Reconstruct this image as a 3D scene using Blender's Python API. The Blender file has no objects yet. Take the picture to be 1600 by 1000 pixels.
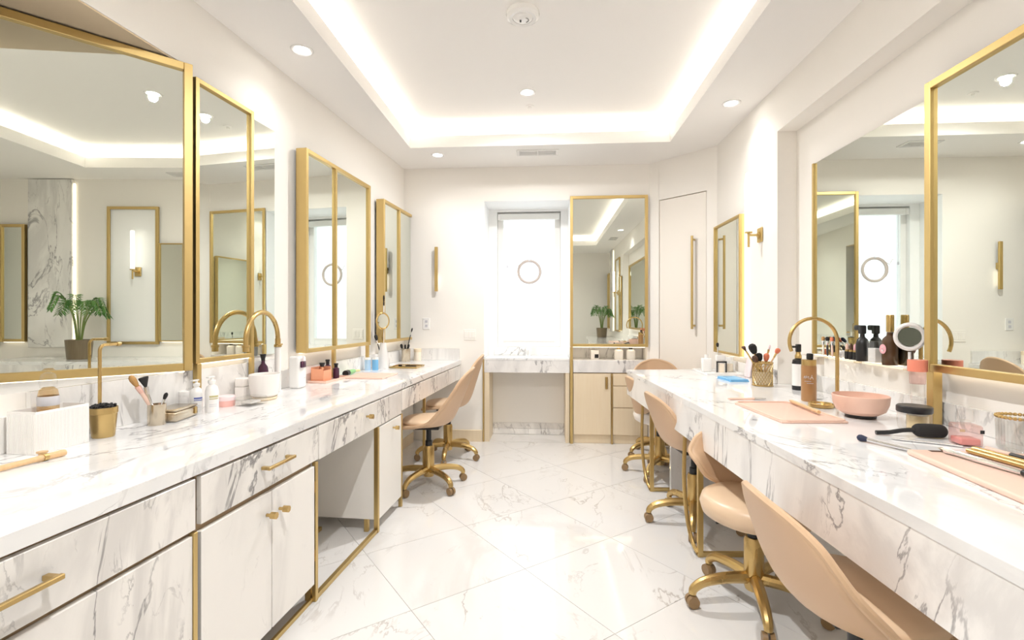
import bpy, bmesh, math, random
from mathutils import Vector, Matrix
R = math.radians
rnd = random.Random(7)
SC = bpy.context.scene
COL = SC.collection

# ------------------------------------------------------------------ camera, sky, exposure
YAW = math.atan(52/760)
cam_d = bpy.data.cameras.new('camera')
cam_d.sensor_width = 36
cam_d.lens = 760/1600*36
cam_d.shift_y = -5/1600
cam_d.clip_start = 0.02
cam = bpy.data.objects.new('camera', cam_d)
COL.objects.link(cam)
cam.location = (0, 0, 1.25)
cam.rotation_euler = (R(90), 0, YAW)
SC.camera = cam
SC.view_settings.view_transform = 'Standard'
SC.view_settings.look = 'None'
SC.view_settings.gamma = 1
SC.view_settings.use_curve_mapping = False
SC.view_settings.exposure = 1.66
SC.cycles.max_bounces = 14
SC.cycles.diffuse_bounces = 7
SC.cycles.glossy_bounces = 7
SC.cycles.transmission_bounces = 8
SC.cycles.transparent_max_bounces = 16
SC.cycles.caustics_reflective = False
SC.cycles.caustics_refractive = False
SC.cycles.use_adaptive_sampling = False
W = bpy.data.worlds.new('sky')
SC.world = W
W.use_nodes = True
bg = W.node_tree.nodes['Background']
bg.inputs[0].default_value = (0.92, 0.97, 1, 1)
bg.inputs[1].default_value = .75

LED = 4.4        # cove strip
DOWN = 2.8         # watts per downlight at the walls
TRAYW = 50.0       # watts per downlight in the raised tray
BACK = 1.1        # mirror back light strips
WARM = (1, .945, .86)
SOFT = (1, .99, .98)

# ------------------------------------------------------------------ materials
M = {}
def mat(name, col, rough=.5, metal=0, **k):
    m = bpy.data.materials.new(name); m.use_nodes = True
    b = m.node_tree.nodes['Principled BSDF']
    b.inputs['Base Color'].default_value = (*col, 1)
    b.inputs['Roughness'].default_value = rough
    b.inputs['Metallic'].default_value = metal
    for kk, v in k.items(): b.inputs[kk].default_value = v
    M[name] = m
    return m
def nodes(m): return m.node_tree.nodes, m.node_tree.links, m.node_tree.nodes['Principled BSDF']
def mottle(m, c1, c2, scale, stretch=(1, 1, 1), rough=None, detail=3):
    n, l, b = nodes(m)
    tc = n.new('ShaderNodeTexCoord'); mp = n.new('ShaderNodeMapping'); mp.inputs['Scale'].default_value = stretch
    nz = n.new('ShaderNodeTexNoise'); nz.inputs['Scale'].default_value = scale; nz.inputs['Detail'].default_value = detail
    mx = n.new('ShaderNodeMix'); mx.data_type = 'RGBA'
    mx.inputs['A'].default_value = (*c1, 1); mx.inputs['B'].default_value = (*c2, 1)
    l.new(tc.outputs['Object'], mp.inputs[0]); l.new(mp.outputs[0], nz.inputs['Vector'])
    l.new(nz.outputs['Fac'], mx.inputs['Factor']); l.new(mx.outputs['Result'], b.inputs['Base Color'])
    if rough:
        mr = n.new('ShaderNodeMapRange'); mr.inputs['To Min'].default_value = rough[0]; mr.inputs['To Max'].default_value = rough[1]
        l.new(nz.outputs['Fac'], mr.inputs['Value']); l.new(mr.outputs[0], b.inputs['Roughness'])
def marble(name, base, vein, scale=1.6, rot=(20, 30, 40), stretch=(1, 1, .45), rough=.08, width=.014, amount=.55, rand=False, density=.5):
    m = mat(name, base, rough); n, l, b = nodes(m)
    def N(t, **k):
        x = n.new(t)
        for kk, v in k.items():
            x.inputs[kk].default_value = v
        return x
    tc = n.new('ShaderNodeTexCoord')
    mp = N('ShaderNodeMapping', Rotation=tuple(R(a) for a in rot), Scale=stretch)
    src = tc.outputs['Object']
    if rand:
        oi = n.new('ShaderNodeObjectInfo'); vm = n.new('ShaderNodeVectorMath'); vm.operation = 'MULTIPLY_ADD'
        cx = N('ShaderNodeCombineXYZ'); ml = n.new('ShaderNodeMath'); ml.operation = 'MULTIPLY'; ml.inputs[1].default_value = 37
        l.new(oi.outputs['Random'], ml.inputs[0]); l.new(ml.outputs[0], cx.inputs[0]); l.new(ml.outputs[0], cx.inputs[2])
        ad = n.new('ShaderNodeVectorMath'); ad.operation = 'ADD'
        l.new(src, ad.inputs[0]); l.new(cx.outputs[0], ad.inputs[1]); src = ad.outputs[0]
    l.new(src, mp.inputs[0])
    def vein_layer(sc, w, dist, off, thr):
        nz = N('ShaderNodeTexNoise', Scale=sc, Detail=7, Roughness=.58, Distortion=dist)
        add = n.new('ShaderNodeVectorMath'); add.operation = 'ADD'; add.inputs[1].default_value = (off, off*.7, -off)
        l.new(mp.outputs[0], add.inputs[0]); l.new(add.outputs[0], nz.inputs['Vector'])
        s = n.new('ShaderNodeMath'); s.operation = 'SUBTRACT'; s.inputs[1].default_value = .5; l.new(nz.outputs['Fac'], s.inputs[0])
        a = n.new('ShaderNodeMath'); a.operation = 'ABSOLUTE'; l.new(s.outputs[0], a.inputs[0])
        r = n.new('ShaderNodeMapRange'); r.interpolation_type = 'SMOOTHSTEP'
        r.inputs['From Min'].default_value = 0; r.inputs['From Max'].default_value = w
        r.inputs['To Min'].default_value = 1; r.inputs['To Max'].default_value = 0
        l.new(a.outputs[0], r.inputs['Value'])
        mk = N('ShaderNodeTexNoise', Scale=sc*.9, Detail=3, Roughness=.6)
        ad2 = n.new('ShaderNodeVectorMath'); ad2.operation = 'ADD'; ad2.inputs[1].default_value = (off+9, 3, off)
        l.new(mp.outputs[0], ad2.inputs[0]); l.new(ad2.outputs[0], mk.inputs['Vector'])
        rm = n.new('ShaderNodeMapRange'); rm.interpolation_type = 'SMOOTHSTEP'
        rm.inputs['From Min'].default_value = thr; rm.inputs['From Max'].default_value = thr+.16
        l.new(mk.outputs['Fac'], rm.inputs['Value'])
        mu = n.new('ShaderNodeMath'); mu.operation = 'MULTIPLY'; l.new(r.outputs[0], mu.inputs[0]); l.new(rm.outputs[0], mu.inputs[1])
        return mu.outputs[0]
    v1 = vein_layer(scale, width, .9, 0, density)
    v2 = vein_layer(scale*2.7, width*1.3, .6, 5.3, density+.04)
    v3 = vein_layer(scale*.8, width*7, 1.2, 0, density+.02)
    def mul(s, f):
        x = n.new('ShaderNodeMath'); x.operation = 'MULTIPLY'; x.inputs[1].default_value = f; l.new(s, x.inputs[0]); return x.outputs[0]
    def mx(a, c):
        x = n.new('ShaderNodeMath'); x.operation = 'MAXIMUM'; l.new(a, x.inputs[0]); l.new(c, x.inputs[1]); return x.outputs[0]
    f = mx(mx(mul(v1, amount), mul(v2, amount*.6)), mul(v3, amount*.28))
    mix = n.new('ShaderNodeMix'); mix.data_type = 'RGBA'
    mix.inputs['A'].default_value = (*base, 1); mix.inputs['B'].default_value = (*vein, 1)
    l.new(f, mix.inputs['Factor']); l.new(mix.outputs['Result'], b.inputs['Base Color'])
    return m
def emit(name, col, s):
    m = bpy.data.materials.new(name); m.use_nodes = True; n = m.node_tree.nodes; n.clear()
    e = n.new('ShaderNodeEmission'); e.inputs[0].default_value = (*col, 1); e.inputs[1].default_value = s
    o = n.new('ShaderNodeOutputMaterial'); m.node_tree.links.new(e.outputs[0], o.inputs[0]); M[name] = m
def glass(name, tint, refl=.12, rough=.02):
    m = bpy.data.materials.new(name); m.use_nodes = True; n = m.node_tree.nodes; l = m.node_tree.links; n.clear()
    t = n.new('ShaderNodeBsdfTransparent'); t.inputs[0].default_value = (*tint, 1)
    g = n.new('ShaderNodeBsdfGlossy'); g.inputs['Roughness'].default_value = rough
    lw = n.new('ShaderNodeLayerWeight'); lw.inputs[0].default_value = .35
    mr = n.new('ShaderNodeMapRange'); mr.inputs['To Min'].default_value = refl*.35; mr.inputs['To Max'].default_value = .32
    mi = n.new('ShaderNodeMixShader'); o = n.new('ShaderNodeOutputMaterial')
    l.new(lw.outputs['Facing'], mr.inputs['Value']); l.new(mr.outputs[0], mi.inputs[0]); l.new(t.outputs[0], mi.inputs[1]); l.new(g.outputs[0], mi.inputs[2]); l.new(mi.outputs[0], o.inputs[0])
    M[name] = m

mat('wall_paint', (.92, .885, .83), .7); mottle(M['wall_paint'], (.92, .885, .83), (.93, .90, .85), 1.3)
mat('ceiling_paint', (.94, .92, .89), .8); mottle(M['ceiling_paint'], (.94, .92, .89), (.945, .925, .90), 1.1)
mat('reveal_paint', (.93, .93, .92), .6)
mat('panel_white', (.89, .865, .82), .35); mottle(M['panel_white'], (.89, .865, .82), (.90, .88, .84), 2.2)
mat('door_paint', (.90, .85, .78), .45)
mat('gold', (.60, .43, .18), .26, 1); mottle(M['gold'], (.57, .40, .165), (.64, .46, .20), 6, (1, 1, .2), (.22, .34))
mat('gold_frame', (.64, .47, .20), .36, 1); mottle(M['gold_frame'], (.62, .455, .19), (.67, .50, .225), 4, (1, 1, .2), (.34, .44))
mat('brass_dark', (.62, .42, .17), .32, 1)
mat('champagne', (.66, .58, .46), .25, 1)
mat('bronze_wheel', (.30, .19, .09), .4)
mat('seam_tan', (.42, .30, .18), .6)
mat('wood_pale', (.80, .66, .46), .45); mottle(M['wood_pale'], (.78, .64, .44), (.85, .73, .55), 7, (6, 6, .5))
mat('wood_stick', (.72, .47, .24), .4); mottle(M['wood_stick'], (.66, .42, .2), (.80, .56, .32), 12, (8, 8, 1))
mat('leather_tan', (.64, .44, .28), .42); mottle(M['leather_tan'], (.62, .42, .265), (.67, .465, .305), 3)
mat('leather_seat', (.73, .54, .37), .35); mottle(M['leather_seat'], (.71, .52, .35), (.76, .58, .41), 3)
mat('leather_white', (.86, .80, .74), .35)
mat('trim_tan', (.64, .44, .28), .42)
mat('black', (.015, .015, .017), .35)
mat('black_soft', (.02, .018, .018), .85)
mat('navy', (.03, .035, .07), .8)
mat('brown_bristle', (.10, .05, .03), .85)
mat('tan_bristle', (.50, .28, .10), .8)
mat('pink_bristle', (.82, .50, .42), .7)
mat('orange_bristle', (.72, .20, .10), .6)
mat('white_gloss', (.90, .89, .87), .18)
mat('white_matte', (.90, .88, .86), .5)
mat('ceramic', (.91, .88, .85), .12)
mat('pink_tray', (.86, .60, .49), .45)
mat('pink_bowl', (.84, .57, .46), .4)
mat('pink_jar', (.90, .50, .45), .35)
mat('pink_pale', (.93, .75, .76), .4)
mat('coral', (.93, .30, .20), .3)
mat('copper', (.78, .36, .20), .3, .6)
mat('orange_case', (.85, .38, .22), .35)
mat('blue_case', (.20, .50, .80), .4)
mat('blue_pale', (.45, .65, .85), .4)
mat('green_tube', (.28, .62, .25), .35)
mat('yellow_tube', (.80, .70, .30), .35)
mat('purple_glass', (.07, .02, .05), .08)
mat('brown_glass', (.09, .045, .02), .06)
mat('bronze_bottle', (.45, .24, .10), .3, .35)
mat('silver', (.80, .80, .82), .22, 1)
mat('cream', (.92, .82, .68), .4)
mat('label_blue', (.12, .16, .45), .5)
mat('label_grey', (.62, .62, .66), .5)
mat('label_olive', (.55, .50, .25), .5)
mat('label_pink', (.85, .45, .50), .5)
mat('liquid_amber', (.80, .50, .16), .12)
mat('liquid_pink', (.90, .45, .42), .12)
mat('liquid_cream', (.85, .68, .40), .15)
mat('leaf', (.10, .26, .06), .45); mottle(M['leaf'], (.07, .22, .04), (.16, .34, .09), 9)
mat('stem_green', (.22, .30, .08), .5)
mat('pot_dark', (.16, .12, .07), .3); mottle(M['pot_dark'], (.10, .07, .04), (.26, .20, .12), 5, (8, 8, .4))
mat('soil', (.05, .035, .025), .9)
mat('grille_dark', (.10, .10, .10), .7)
mat('rope', (.58, .51, .47), .7)
mat('blind', (.88, .88, .85), .5)
mat('grout', (.62, .58, .53), .8)
mat('ribbed', (.90, .89, .87), .35)
mat('shelf_wood', (.45, .28, .13), .5)
marble('marble_top', (.89, .89, .89), (.25, .245, .26), 1.9, (15, 20, 35), (1, .6, 1), .05, .013, .72, density=.45)
marble('marble_front', (.87, .845, .81), (.20, .19, .19), 2.3, (38, 0, 0), (1, 1.25, .5), .12, .017, .85, density=.41)
marble('marble_door', (.88, .855, .82), (.25, .24, .24), 2.0, (38, 0, 0), (1, 1.25, .45), .12, .013, .6, density=.46)
marble('marble_apron', (.90, .885, .87), (.22, .21, .22), 2.1, (-35, 0, 0), (1, 1.3, .5), .09, .016, .8, density=.43)
marble('marble_wall', (.90, .885, .86), (.30, .29, .29), 2.0, (40, 0, 0), (1, 1.2, .5), .12, .016, .85, density=.40)
marble('marble_floor', (.78, .77, .757), (.40, .36, .33), 1.7, (0, 0, 25), (1, .55, 1), .065, .012, .66, True, density=.47)
emit('led', WARM, LED)
emit('led_lens', (1, .97, .92), 9.0)
emit('led_back', (1, .84, .62), BACK)
emit('tube_glow', (1, .95, .88), 1.25)
m = bpy.data.materials.new('mirror_glass'); m.use_nodes = True; n = m.node_tree.nodes; n.clear()
g = n.new('ShaderNodeBsdfGlossy'); g.inputs[0].default_value = (.77, .80, .74, 1); g.inputs['Roughness'].default_value = 0
o = n.new('ShaderNodeOutputMaterial'); m.node_tree.links.new(g.outputs[0], o.inputs[0]); M['mirror_glass'] = m
mat('mirror_dark_reflection', (.16, .18, .15), .05, 1)  # dark base colour stands in for a dark reflection in the stand mirror
glass('clear_glass', (.985, .985, .98)); glass('window_glass', (.97, .99, 1.0), .06)
glass('amber_glass', (.93, .80, .60)); glass('pink_glass', (.97, .84, .83))

# ------------------------------------------------------------------ mesh helpers
def arc(c, r, a0, a1, n, ax=(1, 0, 0), ay=(0, 0, 1)):
    c = Vector(c); ax = Vector(ax); ay = Vector(ay)
    return [c+ax*(r*math.cos(R(a0+(a1-a0)*i/n)))+ay*(r*math.sin(R(a0+(a1-a0)*i/n))) for i in range(n+1)]
def curve(pts, n=6):
    P = [Vector(p) for p in pts]; out = []
    for i in range(len(P)-1):
        p0 = P[max(i-1, 0)]; p1 = P[i]; p2 = P[i+1]; p3 = P[min(i+2, len(P)-1)]
        for k in range(n):
            t = k/n
            out.append(.5*((2*p1)+(p2-p0)*t+(2*p0-5*p1+4*p2-p3)*t*t+(3*p1-p0-3*p2+p3)*t**3))
    out.append(P[-1]); return out
class MB:
    def __init__(s): s.bm = bmesh.new()
    def box(s, lo, hi, bev=0, seg=1, rz=0, piv=None):
        c = [(a+b)/2 for a, b in zip(lo, hi)]; d = [abs(b-a) for a, b in zip(lo, hi)]
        r = bmesh.ops.create_cube(s.bm, size=1); vs = r['verts']
        bmesh.ops.scale(s.bm, vec=d, verts=vs)
        if bev:
            es = list({e for v in vs for e in v.link_edges})
            q = bmesh.ops.bevel(s.bm, geom=es, offset=bev, segments=seg, affect='EDGES', profile=.5)
            vs = list({v for f in q['faces'] for v in f.verts} | {v for v in vs if v.is_valid})
        mtx = Matrix.Translation(c)
        if rz:
            p = Vector(piv if piv else c)
            mtx = Matrix.Translation(p) @ Matrix.Rotation(rz, 4, 'Z') @ Matrix.Translation(-p) @ mtx
        bmesh.ops.transform(s.bm, matrix=mtx, verts=vs)
        return s
    def prism(s, poly, z0, z1):
        a = sum(poly[i][0]*poly[(i+1) % len(poly)][1]-poly[(i+1) % len(poly)][0]*poly[i][1] for i in range(len(poly)))
        if a < 0: poly = poly[::-1]
        lo = [s.bm.verts.new((x, y, z0)) for x, y in poly]; hi = [s.bm.verts.new((x, y, z1)) for x, y in poly]
        n = len(poly)
        s.bm.faces.new(hi); s.bm.faces.new(lo[::-1])
        for i in range(n): s.bm.faces.new((lo[i], lo[(i+1) % n], hi[(i+1) % n], hi[i]))
        return s
    def lathe(s, prof, c=(0, 0, 0), seg=20, sx=1, sy=1):
        rings = []
        for r, z in prof:
            if r < 1e-5: rings.append([s.bm.verts.new((c[0], c[1], c[2]+z))])
            else: rings.append([s.bm.verts.new((c[0]+sx*r*math.cos(2*math.pi*k/seg), c[1]+sy*r*math.sin(2*math.pi*k/seg), c[2]+z)) for k in range(seg)])
        for a, b in zip(rings, rings[1:]):
            for k in range(seg):
                k2 = (k+1) % seg
                if len(a) == 1 and len(b) == 1: continue
                if len(a) == 1: s.bm.faces.new((a[0], b[k2], b[k]))
                elif len(b) == 1: s.bm.faces.new((a[k], a[k2], b[0]))
                else: s.bm.faces.new((a[k], a[k2], b[k2], b[k]))
        return s
    def tube(s, pts, r, seg=10, closed=False, flat=1.0):
        P = [Vector(p) for p in pts]; n = len(P)
        rs = r if isinstance(r, (list, tuple)) else [r]*n
        rings = []; prev = None
        for i in range(n):
            t = (P[(i+1) % n]-P[i-1]) if closed else (P[min(i+1, n-1)]-P[max(i-1, 0)])
            t.normalize()
            if prev is None:
                u = Vector((0, 0, 1)) if abs(t.z) < .9 else Vector((1, 0, 0))
            else: u = prev
            u = (u-t*u.dot(t)).normalized(); v = t.cross(u); prev = u
            rings.append([s.bm.verts.new(P[i]+(u*math.cos(2*math.pi*k/seg)*flat+v*math.sin(2*math.pi*k/seg))*rs[i]) for k in range(seg)])
        m = n if closed else n-1
        for i in range(m):
            a, b = rings[i], rings[(i+1) % n]
            for k in range(seg): s.bm.faces.new((a[k], a[(k+1) % seg], b[(k+1) % seg], b[k]))
        if not closed:
            s.bm.faces.new(rings[0][::-1]); s.bm.faces.new(rings[-1])
        return s
    def cyl(s, p0, p1, r0, r1=None, seg=14): return s.tube([p0, p1], [r0, r0 if r1 is None else r1], seg)
    def rod(s, p0, p1, w, h=None):  # square bar
        p0, p1 = Vector(p0), Vector(p1); h = h or w
        t = (p1-p0).normalized(); u = Vector((0, 0, 1)) if abs(t.z) < .9 else Vector((0, 1, 0))
        u = (u-t*u.dot(t)).normalized(); v = t.cross(u)
        A = [[s.bm.verts.new(p+u*a*h/2+v*b*w/2) for a, b in ((-1, -1), (1, -1), (1, 1), (-1, 1))] for p in (p0, p1)]
        s.bm.faces.new(A[0]); s.bm.faces.new(A[1][::-1])
        for k in range(4): s.bm.faces.new((A[0][k], A[1][k], A[1][(k+1) % 4], A[0][(k+1) % 4]))
        return s
    def ell(s, c, r, seg=14, rings=8, rot=None):
        q = bmesh.ops.create_uvsphere(s.bm, u_segments=seg, v_segments=rings, radius=1)
        bmesh.ops.scale(s.bm, vec=r, verts=q['verts'])
        if rot is not None: bmesh.ops.transform(s.bm, matrix=rot.to_4x4(), verts=q['verts'])
        bmesh.ops.translate(s.bm, vec=c, verts=q['verts']); return s
    def quad(s, *p): s.bm.faces.new([s.bm.verts.new(q) for q in p]); return s
    def build(s, name, material, parent=None, loc=None, rz=None, smooth=35):
        bmesh.ops.recalc_face_normals(s.bm, faces=s.bm.faces)
        me = bpy.data.meshes.new(name); s.bm.to_mesh(me); s.bm.free()
        me.materials.append(M[material] if isinstance(material, str) else material)
        if smooth:
            me.shade_smooth(); me.set_sharp_from_angle(angle=R(smooth))
        o = bpy.data.objects.new(name, me); COL.objects.link(o)
        if parent: o.parent = parent
        if loc is not None: o.location = loc
        if rz is not None: o.rotation_euler = (0, 0, rz)
        return o
def tag(o, label=None, cat=None, group=None, kind=None):
    if label: o['label'] = label
    if cat: o['category'] = cat
    if group: o['group'] = group
    if kind: o['kind'] = kind
    return o
def thing(name, label, cat, loc=(0, 0, 0), rz=0, group=None):
    o = bpy.data.objects.new(name, None); o.empty_display_size = .05; COL.objects.link(o)
    o.location = loc; o.rotation_euler = (0, 0, rz)
    return tag(o, label, cat, group)
def struct(o): o['kind'] = 'structure'; return o
def copy_tree(o, parent=None):
    c = o.copy(); COL.objects.link(c); c.parent = parent
    for ch in list(o.children): copy_tree(ch, c)
    return c

# ------------------------------------------------------------------ plan of the room
CZ = .815                                    # counter height
WA = math.atan(.0885)                        # left wall turns in by 5 degrees
def WX(y): return -1.70+(y-1.8)*.0885
FA = math.atan(.0574)
def FX(y): return -1.085+(y-.7)*.0574        # front line of the left counter
def RX(y): return .857-.0465*y               # front line of the right counter
REAR, BACKY, CEIL, TOP = -1.9, 4.85, 2.75, 2.95
RW, NX = 1.5, 1.62                           # right wall, back of its niche

# floor: base and stone tiles laid at an angle
fl = struct(MB().prism([(-2.35, REAR-.1), (1.75, REAR-.1), (1.75, 4.95), (.27, 5.3), (-.62, 5.3), (-2.0, 4.95)], -.08, -.004).build('floor', 'grout'))
def clip(poly, room):
    out = poly
    for i in range(len(room)):
        a = Vector(room[i]); b = Vector(room[(i+1) % len(room)]); e = b-a
        ins = lambda p: e.x*(p.y-a.y)-e.y*(p.x-a.x) >= 0
        src, out = out, []
        for k in range(len(src)):
            p, q = src[k], src[(k+1) % len(src)]
            ip, iq = ins(p), ins(q)
            if ip: out.append(p)
            if ip != iq:
                d = q-p; t = (e.x*(a.y-p.y)-e.y*(a.x-p.x))/(e.x*d.y-e.y*d.x); out.append(p+d*t)
        if len(out) < 3: return []
    return out
room_poly = [(-2.03, REAR), (1.5, REAR), (1.5, 4.37), (1.02, 4.85), (-1.43, 4.85)]
TS = .60
ta = R(51.5); tx = Vector((math.sin(ta), math.cos(ta))); ty = Vector((-math.cos(ta), math.sin(ta)))
t0 = Vector((-.10, 2.41))
for i in range(-9, 9):
    for j in range(-9, 9):
        g = .0012
        c = [t0+tx*(i*TS+a)+ty*(j*TS+b) for a, b in ((g, g), (TS-g, g), (TS-g, TS-g), (g, TS-g))]
        if (c[1]-c[0]).cross(c[2]-c[1]) < 0: c = c[::-1]
        p = clip(c, room_poly)
        if len(p) < 3: continue
        cen = sum(p, Vector((0, 0)))/len(p)
        MB().prism([(v.x-cen.x, v.y-cen.y) for v in p], -.004, 0).build('tile', 'marble_floor', fl, loc=(cen.x, cen.y, 0), smooth=0)
for k in range(2):
    MB().box((-.56+k*.395, 4.86, -.004), (-.167+k*.395, 5.2, 0)).build('tile', 'marble_floor', fl, smooth=0)

# left wall: the opening above the counter holds a mirror set at an angle
NY0, NY1, NZ0, NZ1 = 1.28, 2.165, 1.0, 2.42
def wseg(mb, y0, y1, z0, z1, t=.16): mb.prism([(WX(y0), y0), (WX(y1), y1), (WX(y1)-t, y1), (WX(y0)-t, y0)], z0, z1)
mb = MB()
wseg(mb, REAR-.1, NY0, 0, 3.0); wseg(mb, NY1, 5.0, 0, 3.0); wseg(mb, NY0, NY1, 0, NZ0); wseg(mb, NY0, NY1, NZ1, 3.0)
mb.prism([(WX(NY0)-.16, NY0), (WX(NY1)-.16, NY1), (-2.55, NY0)], NZ0-.05, NZ0)
mb.prism([(WX(NY0)-.16, NY0), (WX(NY1)-.16, NY1), (-2.55, NY0)], NZ1, NZ1+.05)
mb.prism([(WX(NY0)-.16, NY0), (WX(NY0)-.16, NY0-.06), (-2.55, NY0-.06), (-2.55, NY0)], NZ0-.05, NZ1+.05)
mb.prism([(-1.70, 2.165), (-1.84, 2.165), (-2.60, NY0-.06), (-2.52, NY0-.06)], NZ0-.05, NZ1+.05)
struct(mb.build('wall_left', 'wall_paint', smooth=0))
mat('soffit_lit_tan', (.88, .72, .50), .5)  # tan colour stands in for warm light on the soffit of the opening
struct(MB().prism([(WX(NY0)-.005, NY0+.005), (WX(NY1)-.005, NY1-.01), (-2.50, NY0+.005)], NZ1-.006, NZ1-.0005).build('trim_8', 'soffit_lit_tan', smooth=0))
# rear wall
struct(MB().box((-2.3, REAR-.15, 0), (1.8, REAR, 3.0)).build('wall_rear', 'wall_paint', smooth=0))
# right wall with a long shallow niche
RN0, RN1, RNZ = .1, 3.26, 2.45
mb = MB()
mb.box((RW, RN1, 0), (1.8, 4.5, 3.0)); mb.box((RW, REAR-.1, 0), (1.8, RN0, 3.0)); mb.box((RW, RN0, RNZ), (1.8, RN1, 3.0)); mb.box((NX, RN0, 0), (1.8, RN1, RNZ))
struct(mb.build('wall_right', 'wall_paint', smooth=0))
# angled wall with the flush door
D0, D1 = Vector((1.5, 4.37)), Vector((1.02, 4.85))
da = (D1-D0).normalized(); dn = Vector((da.y, -da.x))
dn = dn if dn.x > 0 else -dn
DL = (D1-D0).length
def dseg(mb, a, b, z0, z1, o0, o1): mb.prism([tuple(D0+da*a+dn*o0), tuple(D0+da*b+dn*o0), tuple(D0+da*b+dn*o1), tuple(D0+da*a+dn*o1)], z0, z1)
mb = MB()
dseg(mb, -.08, .095, 0, 3.0, 0, .12); dseg(mb, .575, DL, 0, 3.0, 0, .10); dseg(mb, .09, .58, 2.375, 3.0, 0, .12); dseg(mb, .09, .58, 0, 2.375, .06, .12)
struct(mb.build('wall_angled', 'wall_paint', smooth=0))
mb = MB(); dseg(mb, .101, .569, .008, 2.367, .004, .05)
door = struct(mb.build('door_1', 'door_paint', smooth=0))
hp = D0+da*.21-dn*.045
mb = MB(); mb.cyl((hp.x, hp.y, 1.14), (hp.x, hp.y, 1.98), .011)
for z in (1.17, 1.95):
    q = hp+dn*.047; mb.cyl((hp.x, hp.y, z), (q.x, q.y, z), .009)
tag(mb.build('pull_handle', 'gold_frame', door), 'long brass pull bar')
mb = MB(); dseg(mb, .095, .101, 0, 2.375, .03, .055); dseg(mb, .569, .575, 0, 2.375, .03, .055); dseg(mb, .095, .575, 2.367, 2.375, .03, .055)
mb.build('door_gap', 'seam_tan', door, smooth=0)
# back wall with window recess and cabinet recess
mb = MB()
mb.box((-1.7, BACKY, 0), (-.615, 5.4, 3.0)); mb.box((-.615, BACKY, 2.41), (.245, 5.4, 3.0)); mb.box((.245, BACKY, 0), (.27, 5.4, 3.0))
mb.box((.27, BACKY, 2.44), (1.0, 5.4, 3.0)); mb.box((1.0, BACKY, 0), (1.2, 5.4, 3.0)); mb.box((.27, 5.12, 0), (1.0, 5.4, 2.44))
mb.box((-.615, 5.2, 0), (.245, 5.4, .70))
struct(mb.build('wall_back', 'wall_paint', smooth=0))
mb = MB()
mb.box((-.615, 5.25, .70), (-.52, 5.4, 2.41)); mb.box((.165, 5.25, .70), (.245, 5.4, 2.41)); mb.box((-.52, 5.25, 2.385), (.165, 5.4, 2.41)); mb.box((-.52, 5.25, .70), (.165, 5.4, .925))
mb.box((-.615, 4.853, .84), (-.612, 5.25, 2.41)); mb.box((.242, 4.853, .84), (.245, 5.25, 2.41)); mb.box((-.615, 4.853, 2.407), (.245, 5.25, 2.41))
struct(mb.build('trim_1', 'reveal_paint', smooth=0))
win = struct(MB().box((-.519, 5.30, .926), (-.455, 5.36, 2.384), .004).box((.10, 5.30, .926), (.164, 5.36, 2.384), .004).box((-.455, 5.30, 2.31), (.10, 5.36, 2.384), .004).box((-.455, 5.30, .926), (.10, 5.36, 1.0), .004).build('window_1', 'white_gloss', smooth=0))
MB().box((-.455, 5.325, 1.0), (.10, 5.333, 2.31)).build('window_pane', 'window_glass', win, smooth=0)
MB().box((-.475, 5.292, .985), (.12, 5.302, 1.0)).box((-.475, 5.292, 2.31), (.12, 5.302, 2.325)).box((-.475, 5.292, 1.0), (-.455, 5.302, 2.31)).box((.10, 5.292, 1.0), (.12, 5.302, 2.31)).build('glazing_bead', 'blind', win, smooth=0)
# ceiling with lit tray
TX0, TX1, TY0, TY1 = -1.2, 1.07, -.63, 4.25
mb = MB()
mb.box((-2.3, TY1, CEIL), (1.8, 5.0, CEIL+.03)); mb.box((-2.3, REAR-.1, CEIL), (1.8, TY0, CEIL+.03))
mb.box((-2.3, TY0, CEIL), (TX0, TY1, CEIL+.03)); mb.box((TX1, TY0, CEIL), (1.8, TY1, CEIL+.03))
mb.box((-2.4, REAR-.1, TOP), (1.8, 5.0, TOP+.05))
lip = .022
mb.box((TX0-lip, TY0-lip, CEIL-.002), (TX0+.004, TY1+lip, CEIL+.10)); mb.box((TX1-.004, TY0-lip, CEIL-.002), (TX1+lip, TY1+lip, CEIL+.10))
mb.box((TX0+.004, TY1-.004, CEIL-.002), (TX1-.004, TY1+lip, CEIL+.10)); mb.box((TX0+.004, TY0-lip, CEIL-.002), (TX1-.004, TY0+.004, CEIL+.10))
cw = .14
mb.box((TX0-cw-.02, TY0-cw, CEIL+.03), (TX0-cw, TY1+cw, TOP)); mb.box((TX1+cw, TY0-cw, CEIL+.03), (TX1+cw+.02, TY1+cw, TOP))
mb.box((TX0-cw, TY1+cw, CEIL+.03), (TX1+cw, TY1+cw+.02, TOP)); mb.box((TX0-cw, TY0-cw-.02, CEIL+.03), (TX1+cw, TY0-cw, TOP))
struct(mb.build('ceiling', 'ceiling_paint', smooth=0))
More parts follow.
